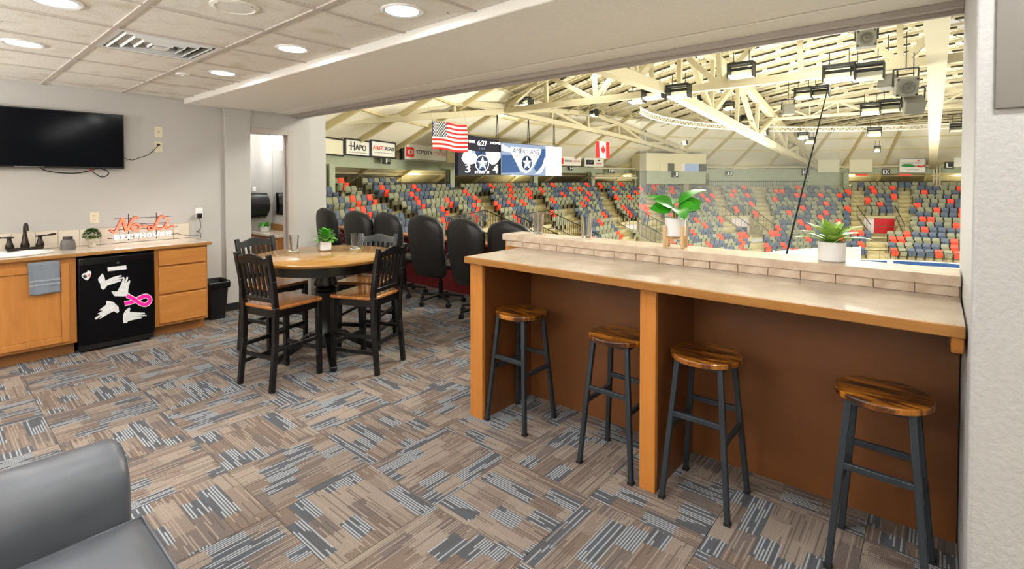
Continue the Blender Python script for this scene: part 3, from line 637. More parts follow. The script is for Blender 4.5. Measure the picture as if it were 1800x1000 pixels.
B().box((0, 0, 0), (.045, .05, .055)).obj('body', M['black'], ad, bevel=.004)
oa = Vector(ad.location)
B().tube(bez([(0, 0, -.025), wall_at(352, 390, .03) - oa, wall_at(352.5, 400, .02) - oa, wall_at(350, 405, .02) - oa, wall_at(346, 407, .02) - oa, wall_at(352, 409, .02) - oa, wall_at(353, 418, .02) - oa], 5), .003, 6).obj('cord', M['wire'], ad, smooth=60)
# waste bin
wb = thing('waste_bin', 'black plastic waste bin with liner beside the drawer cabinet', 'bin', (2.165, 6.29, 0))
def rrect(hx, hy, r_, z, n=5):
    return [(cx_ + r_ * cos(a0 + k * pi / 2 / n), cy_ + r_ * sin(a0 + k * pi / 2 / n), z) for cx_, cy_, a0 in ((hx - r_, hy - r_, 0), (-hx + r_, hy - r_, pi / 2), (-hx + r_, -hy + r_, pi), (hx - r_, -hy + r_, 1.5 * pi)) for k in range(n + 1)]
B().grid([rrect(.0001, .0001, .00005, .004), rrect(.085, .11, .03, .004), rrect(.085, .11, .03, 0), rrect(.115, .145, .04, .40), rrect(.125, .155, .04, .405), rrect(.125, .155, .04, .415), rrect(.11, .14, .04, .412)], close=True).obj('bin_body', M['black'], wb, smooth=40)
r = random.Random(5)
B().grid([[(x * k * (1 + r.uniform(-.03, .03)), y * k * (1 + r.uniform(-.03, .03)), z + r.uniform(-.006, .006)) for x, y, z in rrect(.118, .148, .04, zz)] for k, zz in ((1.085, .355), (1.08, .40), (1.085, .424), (1.02, .428), (.9, .38), (.8, .2))], close=True).obj('liner', M['bag'], wb, smooth=60)
# ---------------------------------------------------------------- restroom things
vn = thing('vanity', 'small wooden vanity with drawers and white top in the restroom', 'vanity', (3.215, 7.06, 0))
B().bb((-.14, -.40, 0), (.16, .43, .80)).obj('carcass', M['cab'], vn, bevel=.003)
B().bb((-.165, -.43, .80), (.164, .435, .835)).obj('top', M['lam'], vn, bevel=.004)
B().bb((.14, -.43, .835), (.164, .435, .93)).obj('backsplash', M['edge_y'], vn)
for z0, z1 in ((.62, .77), (.38, .6), (.12, .36)): B().bb((-.156, -.02, z0), (-.14, .41, z1)).obj('drawer', M['cab'], vn, bevel=.004)
B().bb((-.156, -.39, .12), (-.14, -.04, .77)).obj('door', M['cab'], vn, bevel=.004)
mr = thing('wall_mirror', 'frameless rectangular mirror above the restroom vanity', 'mirror', (3.375, 7.06, 1.5))
B().bb((-.008, -.38, -.44), (.004, .38, .5)).obj('backing', M['trimpaint'], mr)
B().bb((-.011, -.375, -.435), (-.008, .375, .495)).obj('mirror_glass', M['mirror'], mr)
vl = thing('vanity_light', 'lit bar light over the restroom mirror', 'light', (3.34, 7.05, 2.16))
B().bb((0, -.3, -.05), (.04, .3, .05)).obj('back_plate', M['chrome'], vl, bevel=.003)
for y in (-.2, 0, .2): B().lathe([(.02, .05), (.055, .02), (.06, -.04), (.045, -.07), (.0001, -.08)], (-.05, y, 0), 16).obj('globe', M['vanitylamp'], vl, smooth=60)
area('vanity_lamp', (3.2, 7.05, 2.16), .4, 14, (1, .98, .95), (0, -pi / 2, 0)); area('restroom_lamp', (2.6, 7.05, 2.44), .3, 12, (1, .98, .95))
pd = thing('paper_towel_dispenser', 'dark rounded paper towel dispenser on the restroom wall', 'dispenser', aty(452, 360, 7.496))
bm = B(); rows = []
for k in range(9):
    a_ = -pi / 2 + k * pi / 8; rows.append([(x * (1 - .08 * abs(sin(a_))), -.015 - .13 * cos(a_), .17 * sin(a_)) for x in (-.14, -.12, .12, .14)])
bm.grid([[(x, min(-.003, y + (.03 if abs(x) > .125 * .9 else 0)), z) for x, y, z in rr] for rr in rows]); bm.bb((-.135, -.02, -.17), (.135, -.001, .17)); bm.obj('cover', M['black'], pd, smooth=50)
B().bb((-.1, -.07, -.185), (.1, -.02, -.165)).obj('paper_slot', M['candlelid'], pd)
tag(B().lathe([(.026, 0), (.024, .05), (.012, .06), (.0001, .06)], n=14).obj('soap_bottle', M['white'], None, aty(447, 336, 7.46), smooth=40), 'small white bottle on top of the towel dispenser', 'bottle')
rp = thing('potted_plant', 'small green trailing plant in a white pot on the restroom vanity', 'plant', (3.17, 7.28, .835))
B().lathe([(.05, 0), (.058, .005), (.062, .075), (.056, .077), (.054, .06), (.0001, .058)], n=20).obj('pot', M['ceramic'], rp, smooth=40)
bm = B(); r = random.Random(11)
for k in range(26):
    th = r.uniform(0, 2 * pi); leaf_into(bm, (.02 * cos(th), .02 * sin(th), .07 + r.uniform(0, .05)), th, r.uniform(-.1, .9), r.uniform(.06, .11), .04, .2, .6, 4)
bm.obj('leaves', M['leaf'], rp, smooth=60)
# ================================================================ BAR
BX, BY1 = 2.362, 2.365
br = thing('bar_counter', 'long standing bar with beige top, wooden posts and brown back panel', 'bar counter', (2.62, 1.14, 0))
def bl(x, y, z): return (x - 2.62, y - 1.14, z)
B().bb(bl(2.334, -.083, 1.035), bl(2.898, 2.36, 1.071)).obj('bar_top', M['barlam'], br, bevel=.002)
B().bb(bl(2.316, -.083, 1.028), bl(2.334, 2.374, 1.0705)).bb(bl(2.334, 2.36, 1.028), bl(2.90, 2.374, 1.0705)).obj('front_edge', M['edge_y'], br, bevel=.004)
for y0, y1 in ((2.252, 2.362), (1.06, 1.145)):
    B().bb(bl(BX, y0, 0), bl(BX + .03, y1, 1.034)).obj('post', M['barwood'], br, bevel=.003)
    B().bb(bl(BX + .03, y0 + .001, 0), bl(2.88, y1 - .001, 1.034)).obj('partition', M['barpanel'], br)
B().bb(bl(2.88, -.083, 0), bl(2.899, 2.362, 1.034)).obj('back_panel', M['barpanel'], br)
B().prism([bl(2.345, -.081, 1.028), bl(2.60, -.081, 1.028), bl(2.60, -.081, .95), bl(2.42, -.081, .95), bl(2.36, -.081, .965), bl(2.345, -.081, .99)], (0, .035, 0)).obj('corbel', M['barwood'], br, bevel=.003)
struct(B().bb((2.902, -.085, 0), (3.1, 2.52, 1.112)).obj('wall_ledge', M['barwood']), 'low wall carrying the stone ledge behind the bar')
lg = thing('stone_ledge', 'raised travertine ledge with tiled riser behind the bar top', 'ledge', (3.05, 1.2, 1.112))
B().bb((-.168, -1.285, .003), (.075, 1.335, .050)).obj('ledge_slab', M['stone'], lg, bevel=.003)
B().bb((-.149, -1.283, -.04), (-.148, 1.31, .003)).obj('grout_bed', M['grout'], lg)
me_rt = B().bb((-.011, -.0735, -.0395), (0, .0735, .0025)).mesh('riser_tile', M['stone'])
for k in range(17): link('riser_tile', me_rt, lg, (-.149, -1.205 + k * .151, 0))

# ---------------------------------------------------------------- stools
def make_stool(label):
    t = thing('bar_stool', label, 'stool', (0, 0, 0), 0, 'backless stools under the bar')
    B().lathe([(.0001, .690), (.158, .690), (.166, .694), (.167, .712), (.163, .717), (.0001, .717)], n=40).obj('seat', M['stoolwood'], t, smooth=40)
    B().box((0, .105, .682), (.23, .022, .015)).box((0, -.105, .682), (.23, .022, .015)).box((.105, 0, .682), (.022, .19, .015)).box((-.105, 0, .682), (.022, .19, .015)).obj('seat_ring', M['steel'], t)
    P = lambda sx, sy, z: Vector((sx * (.157 - .055 * z / .69), sy * (.157 - .055 * z / .69), z))
    for sx in (-1, 1):
        for sy in (-1, 1):
            l = B().bar(P(sx, sy, .012), P(sx, sy, .688), .025, .025, up=(0, 1, 0)).obj('leg', M['steel'], t, bevel=.003)
            B().box(P(sx, sy, .007), (.029, .029, .014)).obj('foot_cap', M['rubber'], l)
    for sx in (-1, 1): B().bar(P(sx, -1, .425), P(sx, 1, .425), .02, .025).obj('stretcher', M['steel'], t, bevel=.002); B().bar(P(-1, sx, .35), P(1, sx, .35), .02, .025).obj('stretcher', M['steel'], t, bevel=.002)
    return t
SL = ['round wooden stool on dark steel legs next to the end post of the bar', 'round wooden stool partly hidden by the middle post of the bar', 'round wooden stool just past the middle post of the bar', 'round wooden stool nearest the white textured end wall']
SP = [(2.545, 2.075, 0), (2.515, 1.345, 0), (2.518, .866, .0), (2.52, .157, -.03)]
st0 = make_stool(SL[0])
for i, (x, y, a_) in enumerate(SP):
    if i: copy_tree(st0, (x, y, 0), a_, SL[i])
st0.location = (SP[0][0], SP[0][1], 0)

# ---------------------------------------------------------------- dining table and chairs
tb = thing('pub_table', 'round counter-height table with honey top on a black turned pedestal', 'table', (2.335, 4.15, 0))
B().lathe([(.0001, .882), (.585, .882), (.592, .888), (.6, .902), (.598, .910), (.592, .914), (.0001, .914)], n=64).obj('tabletop', M['table'], tb, smooth=35)
B().lathe([(.50, .80), (.52, .80), (.52, .882), (.50, .882), (.50, .80)], n=48, cap=False).obj('apron', M['blackwood'], tb, smooth=40)
B().lathe([(.09, .10), (.09, .22), (.075, .25), (.062, .34), (.068, .5), (.092, .56), (.094, .585), (.078, .59), (.096, .60), (.096, .62), (.076, .626), (.098, .64), (.1, .66), (.085, .70), (.09, .76), (.12, .80), (.2, .83), (.25, .88), (.0001, .882)], n=28).obj('pedestal', M['blackwood'], tb, smooth=35)
for k in range(4):
    a_ = k * pi / 2 + radians(68); c_, s_ = cos(a_), sin(a_)
    pts = [(.05, .2), (.14, .19), (.26, .11), (.36, .05), (.42, .03), (.43, .02)]
    bm = B(); R = Euler((0, 0, a_)).to_matrix()
    for (x0, z0), (x1, z1) in zip(pts, pts[1:]): bm.bar(R @ Vector((x0, 0, z0)), R @ Vector((x1, 0, z1)), .055, .07 - .06 * x0, w2=.055, h2=.07 - .06 * x1)
    bm.cyl(R @ Vector((.42, 0, 0)), R @ Vector((.42, 0, .03)), .02, n=10); bm.obj('foot', M['blackwood'], tb)
def make_chair(label):
    t = thing('counter_chair', label, 'chair', (0, 0, 0), 0, 'counter-height chairs round the table')
    S_ = [(-.2, -.185), (-.2, .185), (.0, .21), (.2, .225), (.225, .2), (.225, -.2), (.2, -.225), (.0, -.21)]
    rows = []
    B().prism([(x, y, .598) for x, y in S_], (0, 0, .026)).obj('seat', M['seatwood'], t, bevel=.008, seg=3)
    bm = B()
    for s in (-1, 1): bm.bar((-.185, s * .175, .57), (.18, s * .19, .57), .02, .055)
    bm.bar((.18, -.19, .57), (.18, .19, .57), .02, .055); bm.bar((-.185, -.175, .57), (-.185, .175, .57), .02, .055); bm.obj('apron', M['blackwood'], t)
    for s in (-1, 1):
        bm = B(); pts = [(-.235, s * .183, 0), (-.2, s * .18, .35), (-.195, s * .18, .62), (-.215, s * .182, .82), (-.255, s * .185, 1.025)]
        for p, q, w0, w1 in zip(pts, pts[1:], (.036, .04, .042, .038), (.04, .042, .038, .03)): bm.bar(p, q, .034, w0, up=(1, 0, 0), w2=.034, h2=w1)
        bm.obj('rear_leg', M['blackwood'], t, bevel=.003)
        B().bar((.195, s * .195, 0), (.19, s * .192, .6), .034, .034, w2=.042, h2=.042).obj('front_leg', M['blackwood'], t, bevel=.003)
    # wavy crest rail
    rows_t, rows_b = [], []
    def crest(u): return .018 * cos(u * pi * 2.0) * (1 - abs(u) * .3) + .012 * (abs(u) > .46)
    outl = [(u / 12 - .5) for u in range(13)]
    rows = []
    for u in outl:
        y = u * .345; top = 1.018 + crest(u) - .012; bot = .945 + .006 * cos(u * pi * 2); bx = -.012 * (1 - (2 * u) ** 2)
        xt, xb = -.248 + bx, -.236 + bx
        rows.append([(xb - .011, y, bot), (xb + .011, y, bot), (xt + .011, y, top), (xt - .011, y, top)])
    bm = B(); bm.grid(rows, close=True); n = len(bm.v); bm.f += [(0, 1, 2, 3), (n - 1, n - 2, n - 3, n - 4)]; bm.m += [0, 0]; bm.obj('crest_rail', M['blackwood'], t, smooth=40)
    B().bar((-.196, -.17, .672), (-.196, .17, .672), .02, .035).obj('lower_rail', M['blackwood'], t, bevel=.003)
    for k in range(6): y = (k - 2.5) * .052; B().bar((-.197, y, .685), (-.243, y * 1.03, .955), .024, .010, up=(1, 0, 0)).obj('slat', M['blackwood'], t)
    for s in (-1, 1): B().bar((-.2, s * .182, .30), (.19, s * .193, .30), .02, .028).obj('stretcher', M['blackwood'], t); B().bar((-.2, s * .182, .17), (.19, s * .193, .17), .02, .028).obj('stretcher', M['blackwood'], t) if s > 0 else None
    B().bar((.192, -.19, .22), (.192, .19, .22), .022, .034).obj('footrest', M['blackwood'], t); B().bar((-.203, -.18, .24), (-.203, .18, .24), .02, .028).obj('stretcher', M['blackwood'], t)
    return t
CL = [('black slat-back chair with honey seat standing nearest the fridge side of the round table', (1.852, 3.962), 13), ('black slat-back chair with honey seat at the round table, between it and the bar', (2.463, 3.70), 108.7),
      ('black slat-back chair tucked in by the restroom doorway side of the round table', (2.13, 4.72), -76.7), ('black slat-back chair tucked in at the round table, back to the office chairs', (2.80, 4.20), 211)]
ch0 = make_chair(CL[0][0])
for i, (lab, (x, y), a_) in enumerate(CL):
    if i: copy_tree(ch0, (x, y, 0), radians(a_), lab)
ch0.location = (*CL[0][1], 0); ch0.rotation_euler = (0, 0, radians(CL[0][2]))
def tumbler(name, x, y, z, label, r0=.03, r1=.042, h=.145, coaster=None):
    t = thing(name, label, 'glass', (x, y, z), 0)
    B().lathe([(.0001, .0), (r0, .0), (r0 + .001, .006), (r1, h), (r1 - .0022, h), (r0 - .001, .014), (.0001, .012)], n=28, cap=False).obj('glass_body', M['glass'], t, smooth=35)
    return t
def coaster(x, y, z, label, m='signwhite'):
    t = thing('coaster', label, 'coaster', (x, y, z)); B().lathe([(.048, 0), (.05, .001), (.05, .004), (.048, .005), (.0001, .005)], n=28).obj('disc', M[m], t, smooth=30)
    B().lathe([(.047, .0051), (.05, .0045), (.0505, .003), (.047, .0051)], n=28, cap=False).obj('green_rim', M['inkgreen'], t)
gA, gB = atz(517, 441.5, .914), atz(624.5, 437.5, .914)
coaster(gA.x, gA.y, .9145, 'round coaster under the pint glass nearest the kitchen on the round table'); coaster(gB.x, gB.y, .9145, 'round coaster under the pint glass close to the office chairs on the round table')
tumbler('pint_glass', gA.x, gA.y, .920, 'empty clear pint glass on the kitchen side of the round table'); tumbler('pint_glass', gB.x, gB.y, .920, 'empty clear pint glass on the arena side of the round table')
pp = thing('potted_plant', 'bright green leafy plant in a small white pot on the round table', 'plant', (*atz(572.5, 440, .914).xy, .9145))
B().lathe([(.0001, .0), (.042, .0), (.05, .006), (.052, .085), (.048, .086), (.046, .07), (.0001, .068)], n=28).obj('pot', M['ceramic'], pp, smooth=40)
B().lathe([(.0001, .071), (.046, .07)], n=20, cap=False).obj('soil', M['soil'], pp)
r = random.Random(4); bmS = B()
for k in range(34):
    th = k * 2.399; lv = k / 34; rr = .012 + .03 * (1 - lv); zz = .085 + .085 * lv; el = .15 + .95 * lv
    p = Vector((rr * cos(th), rr * sin(th), zz)); bmS.tube([(rr * .4 * cos(th), rr * .4 * sin(th), .07), p], .0025, 5)
    bm = B(); leaf_into(bm, (0, 0, 0), th, el, .078 - .014 * lv, .056, .25, .35, 6); bm.obj('leaf', M['leaf'], pp, p, smooth=60)
bmS.obj('stems', M['stem'], pp)

# ---------------------------------------------------------------- office chairs
def make_office(label):
    t = thing('office_chair', label, 'chair', (0, 0, 0), 0, 'office chairs in a row at the low wall')
    rows = []
    for i in range(17):                                      # backrest: rounded slab leaning back (faces +x)
        a_ = i / 16; z = .37 + .77 * a_
        hw = .31 * (1 - .10 * (1 - a_) ** 2) * (1 if a_ < .72 else sqrt(max(0, 1 - ((a_ - .72) / .285) ** 2.6)) * .999 + .001)
        if a_ < .08: hw *= .80 + .2 * sqrt(a_ / .08)
        th = .055 * (.55 if i in (0, 16) else 1); x = -.21 - .10 * a_ ** 1.1 - .035 * sin(a_ * pi)
        ring = [(x - th * .8 * (1 - .25 * (u / 8) ** 2 * 0), 0, z)]
        ring = []
        for k in range(20):
            q = 2 * pi * k / 20; cy = cos(q); sx = sin(q)
            ring.append((x + th * (abs(sx) ** .7) * (1 if sx > 0 else -1) + .06 * (cy * hw / .31) ** 2, hw * (abs(cy) ** .55) * (1 if cy > 0 else -1), z))
        rows.append(ring)
    bm = B(); bm.grid(rows, close=True); n = len(bm.v); bm.f += [tuple(range(19, -1, -1)), tuple(range(n - 20, n))]; bm.m += [0, 0]
    bm.obj('backrest', M['chairleather'], t, smooth=50)
    rows = []
    for i in range(9):
        q = i / 8; s_ = sin(q * pi) ** .35 if 0 < q < 1 else .6
        rows.append([((-.24 + .5 * q), .25 * s_ * y, .50 + .045 * zz * s_) for y, zz in ((-.9, -1), (.9, -1), (1, -.3), (1, .4), (.85, 1), (-.85, 1), (-1, .4), (-1, -.3))])
    bm = B(); bm.grid(rows, close=True); n = len(bm.v); bm.f += [tuple(range(7, -1, -1)), tuple(range(n - 8, n))]; bm.m += [0, 0]; bm.obj('seat', M['chairleather'], t, smooth=60)
    for s in (-1, 1):
        a0 = B().tube(bez([(.06, s * .24, .47), (.07, s * .29, .55), (.05, s * .30, .66), (-.1, s * .30, .68), (-.18, s * .30, .66), (-.2, s * .3, .60)], 5), .016, 8).obj('armrest', M['black'], t, smooth=60)
        B().box((-.03, s * .30, .693), (.24, .05, .03)).obj('arm_pad', M['chairleather'], a0, bevel=.012, seg=3)
    B().bar((-.27, 0, .56), (-.1, 0, .44), .07, .012).box((0, 0, .445), (.22, .18, .03)).obj('tilt_mechanism', M['black'], t)
    B().cyl((0, 0, .10), (0, 0, .28), .03, n=14).cyl((0, 0, .28), (0, 0, .44), .016, n=12).obj('gas_column', M['blackgloss'], t, smooth=40)
    bm = B(); bm.cyl((0, 0, .06), (0, 0, .125), .042, n=14)
    for k in range(5):
        a_ = 2 * pi * k / 5 + .5; c_, s_ = cos(a_), sin(a_)
        bm.bar((.03 * c_, .03 * s_, .11), (.30 * c_, .30 * s_, .075), .05, .035, w2=.03, h2=.02)
    bb_ = bm.obj('star_base', M['black'], t, bevel=.004)
    for k in range(5):
        a_ = 2 * pi * k / 5 + .5; p = Vector((.29 * cos(a_), .29 * sin(a_), .028)); ax = Vector((-sin(a_ + .6), cos(a_ + .6), 0))
        B().cyl(p - ax * .024, p - ax * .006, .028, n=14).cyl(p + ax * .006, p + ax * .024, .028, n=14).cyl(p + Vector((0, 0, .01)), p + Vector((0, 0, .06)), .008, n=8).obj('caster', M['rubber'], bb_, smooth=40)
    return t
OL = ['black leather office chair beside the white side wall, first of the row', 'black leather office chair second in the row from the white side wall', 'black leather office chair third in the row, behind the table chair and glass',
      'black leather office chair fourth in the row, full back in view behind the round table', 'black leather office chair beside the end of the bar, back towards the room', 'black leather office chair half hidden behind the stone ledge end']
OX = [(571, 370), (623, 373), (677, 380), (741, 383), (814, 389), (889, 394)]
oc0 = None
for i, (px, py) in enumerate(OX):
    p = atz(px, py, 1.135); x, y = p.x + .31, p.y; a_ = radians((-4, 3, -2, 2, -4, 3)[i]); x = 4.28 + (.03, -.05, .04, .02, -.06, .04)[i]; y = p.y + (x - .31 - p.x) * p.y / p.x
    if oc0 is None: oc0 = make_office(OL[0]); p0 = (x, y, a_)
    else: copy_tree(oc0, (x, y, 0), a_, OL[i])
oc0.location = (p0[0], p0[1], 0); oc0.rotation_euler = (0, 0, p0[2])

# ---------------------------------------------------------------- things on the stone ledge
LZ = 1.1625
for px, py, lab in ((946, 411, 'empty clear pint glass standing at the end of the stone ledge'), (1031, 417, 'empty clear pint glass on the stone ledge beside the stand planter')):
    p = atz(px, py, LZ); p = atx(px, py, min(p.x, 3.07)); tumbler('pint_glass', p.x, p.y, LZ, lab, .034, .046, .155)
p = atz(1187, 432, LZ); p.x = 3.0; p.y = atx(1187, 432, 3.0).y
ps = thing('broad_leaf_plant', 'broad-leaved plant in a white pot on a pale wood stand', 'plant', (p.x, p.y, LZ + .068))
B().lathe([(.0001, .0), (.055, .0), (.060, .004), (.062, .11), (.058, .112), (.055, .10), (.0001, .098)], n=32).obj('pot', M['ceramic'], ps, smooth=40)
B().lathe([(.0001, .103), (.056, .1)], n=20, cap=False).obj('soil', M['soil'], ps)
sd = thing('plant_stand', 'pale wood four-legged stand under the white pot on the ledge', 'plant stand', (p.x, p.y, LZ), radians(10))
for k in range(4): a_ = k * pi / 2 + pi / 4; B().bar((.074 * cos(a_), .074 * sin(a_), 0), (.074 * cos(a_), .074 * sin(a_), .135), .018, .018, up=(cos(a_), sin(a_), 0)).obj('leg', M['bamboo'], sd, bevel=.003)
for k in range(2): a_ = k * pi / 2 + pi / 4; B().bar((-.066 * cos(a_), -.066 * sin(a_), .056 + .0), (.066 * cos(a_), .066 * sin(a_), .056), .016, .012).obj('crossbar', M['bamboo'], sd)
for az, el, L, Wd, sl, rl, dr in ((2.27, .05, .13, .085, .085, -.95, .15), (2.1, .75, .14, .05, .12, -.6, .75), (5.41, .45, .155, .10, .075, 1.0, .25), (5.5, .95, .19, .055, .12, .6, .85), (3.9, .15, .11, .09, .08, 0, .7), (2.6, .55, .12, .085, .10, -.9, .35), (4.6, .35, .12, .09, .075, .7, .4), (.9, .6, .12, .07, .11, 0, .5)):
    e = Vector((.024 * cos(az), .024 * sin(az), .10 + sl * .85)); sm = B().tube(bez([(.008 * cos(az), .008 * sin(az), .09), e * .6 + Vector((0, 0, .05)), e], 5), .0035, 6).obj('stem', M['stem'], ps, smooth=60)
    bm = B(); leaf_into(bm, (0, 0, 0), az, el, L, Wd * 1.15, .25, dr, 9, 0, rl); bm.obj('leaf', M['leafdeep'], sm, e, smooth=60)
p = atx(1462, 462, 3.02)
pv = thing('variegated_plant', 'pale green striped-leaf plant in a plain white pot on the ledge', 'plant', (p.x, p.y, LZ))
B().lathe([(.0001, .0), (.056, .0), (.060, .003), (.062, .096), (.059, .098), (.057, .085), (.0001, .083)], n=32).obj('pot', M['ceramic'], pv, smooth=40)
B().lathe([(.0001, .088), (.058, .085)], n=20, cap=False).obj('soil', M['soil'], pv)
r = random.Random(9)
for k in range(20):
    th = k * 2.399 + r.uniform(-.2, .2); lv = k / 20; el = .5 + .85 * lv; L = r.uniform(.13, .18) * (1 - .3 * lv)
    bm = B(); leaf_into(bm, (0, 0, 0), th, el, L, .052, .35, .38, 8); bm.obj('leaf', M['leafpale'], pv, (.012 * cos(th), .012 * sin(th), .085 + .03 * lv), smooth=60)

# ---------------------------------------------------------------- sofa
so = thing('leather_sofa', 'charcoal leather sofa with rolled arm, cut off by the picture corner', 'sofa', (0, 1.45, 0))
def roll(y, s, x0=-.50, x1=.455):
    """rolled arm: a soft roll along x with a rounded front end"""
    rows = []; n = 22
    prof = [(0, .16 * 0)]
    xs = [x0, x0 + .02] + [x0 + (x1 - x0) * k / 8 for k in range(1, 8)] + [x1 - .045, x1 - .018, x1 - .004, x1]
    for i, x in enumerate(xs):
        e = 1.0
        if x > x1 - .05: e = (1.0, .96, .86, .70)[i - (len(xs) - 4)]
        if i == 0: e = .9
        ring = []
        for k in range(n):
            q = 2 * pi * k / n; ring.append((x, y + .155 * e * cos(q) , .50 + .163 * e * sin(q) if sin(q) > 0 else .50 - .44 * (abs(sin(q)) ** .6) * (1 - (1 - e) * .4)))
        rows.append(ring)
    bm = B(); bm.grid(rows, close=True); m_ = len(bm.v); bm.f += [tuple(range(n - 1, -1, -1)), tuple(range(m_ - n, m_))]; bm.m += [0, 0]; return bm
for y, s in ((.76, 1), (-.76, -1)):
    o = roll(y, s).obj('arm', M['leather'], so, smooth=70); md = o.modifiers.new('sub', 'SUBSURF'); md.levels = 1; md.render_levels = 1
    tx = bpy.data.textures.new('leather_folds', 'CLOUDS'); tx.noise_scale = .16; dm = o.modifiers.new('folds', 'DISPLACE'); dm.texture = tx; dm.strength = .014; dm.mid_level = .5; dm.texture_coords = 'LOCAL'
def cushion(name, lo, hi, puff, par):
    n, m_ = 14, 10; rows = []
    top, bot = [], []
    for i in range(n + 1):
        u = i / n; rt = []; rb = []
        for j in range(m_ + 1):
            v = j / m_; ed = (min(1, u / .06) * min(1, (1 - u) / .06) * min(1, v / .08) * min(1, (1 - v) / .08)) ** .4 if 0 < u < 1 and 0 < v < 1 else 0
            x, y = lo[0] + (hi[0] - lo[0]) * u, lo[1] + (hi[1] - lo[1]) * v; pf = puff * sin(pi * u) * sin(pi * v)
            rt.append((x, y, hi[2] - .035 + .035 * ed + pf)); rb.append((x, y, lo[2] + .02 - .02 * ed))
        top.append(rt); bot.append(rb)
    bm = B(); bm.grid(top); bm.grid([r_[::-1] for r_ in bot])
    ring = lambda g: [g[0][j] for j in range(m_ + 1)] + [g[i][m_] for i in range(1, n + 1)] + [g[n][j] for j in range(m_ - 1, -1, -1)] + [g[i][0] for i in range(n - 1, 0, -1)]
    bm.grid([ring(bot), ring(top)], close=True); o = bm.obj(name, M['leather'], par, smooth=60)
    B().tube([Vector(p) + Vector((0, 0, .004)) for p in ring(top)] + [Vector(ring(top)[0])], .005, 6).obj('piping', M['leather'], o, smooth=60); return o
cushion('seat_cushion', (-.32, .0, .29), (.475, .60, .462), .024, so); cushion('seat_cushion', (-.32, -.605, .29), (.475, -.005, .462), .022, so)
bm = B(); bm.bb((-.5, -.7, .06), (.40, .7, .287)); bm.obj('base', M['leather'], so, bevel=.02)
bm = B(); bm.bb((-.55, -.62, .287), (-.33, .62, .84)); bm.obj('back', M['leather'], so, bevel=.07, seg=4)
for sx, sy in ((.33, .66), (.33, -.66), (-.44, .66), (-.44, -.66)): B().cyl((sx, sy, 0), (sx, sy, .06), .025, .03, 12).obj('foot', M['blackwood'], so)
# ================================================================ ARENA
EX, EY = 30.0, -2.0
def ell(k, t): return Vector((EX + (18.5 + .87 * k) * cos(t), EY + (13.5 + .87 * k) * sin(t), 0))
def enrm(k, t):                                                   # outward direction
    v = Vector((cos(t) / (18.5 + .87 * k), sin(t) / (13.5 + .87 * k), 0)); return v.normalized()
def ez(k): return -4.5 + .352 * k
def th_at(px, k):
    """angle on ring k whose point lies in the direction of picture column px"""
    best, bt = 1e9, 0
    for i in range(-60, 301):
        t = i * radians(.5); x, y, z = proj(ell(k, t))
        if z > 1 and abs(x - px) < best: best, bt = abs(x - px), t
    for _ in range(2):
        for s in (.25, -.25, .12, -.12, .06, -.06, .03, -.03):
            t = bt + radians(s); d_ = abs(proj(ell(k, t))[0] - px)
            if d_ < best: best, bt = d_, t
    return bt
def ring_pt(px, k): return ell(k, th_at(px, k))
def z_at(P, py):
    D = (Vector((P[0], P[1], EYE)) - EYEV).dot(FW); x, y, _ = proj((P[0], P[1], EYE)); x1, y1, _ = proj((P[0], P[1], EYE + 1)); return EYE + (y - py) / (y - y1)
AISLES = []
for x1, k1, x0, k0 in ((1512, 13, 1505, 3.5), (1590, 13, 1588, 3.5), (1545, 3.6, 1545, -.5), (1262, 13, 1291, 3.5), (1337, 13, 1353, 3.5), (1330, 3.6, 1341, -.5), (1058, 13, 1121, 3.5), (1142, 12, 1170, 3.5), (1146, 3.6, 1150, -.5),
                       (852, 13, 930, 5), (800, 11, 862, 5), (948, 12, 985, 5), (1001, 10, 1022, 5), (629, 15, 700, 5), (572, 12, 640, 4)):
    AISLES.append((ring_pt(x1, k1), ring_pt(x0, k0), min(k0, k1), max(k0, k1)))
VOMS = [(1522, 1578, 4, 7), (1297, 1335, 4, 7), (1124, 1152, 4, 7), (862, 908, 6, 9), (962, 1006, 5, 8)]
VT = []
for xa, xb, ka, kb in VOMS:
    t1, t2 = th_at(xa, (ka + kb) / 2), th_at(xb, (ka + kb) / 2); VT.append((min(t1, t2), max(t1, t2), ka, kb))
def in_vom(k, t, mg=.001): return any(a - mg <= t <= b + mg and ka <= k <= kb for a, b, ka, kb in VT)
def aisle_dist(P, k):
    b = 9.0
    for A, C_, k0, k1 in AISLES:
        if not (k0 - .4 <= k <= k1 + .4): continue
        d_ = C_ - A; u = max(-.1, min(1.1, (P - A).dot(d_) / d_.length_squared)); b = min(b, (P - A - d_ * u).length)
    return b
TMIN, TMAX = radians(-30), radians(142)
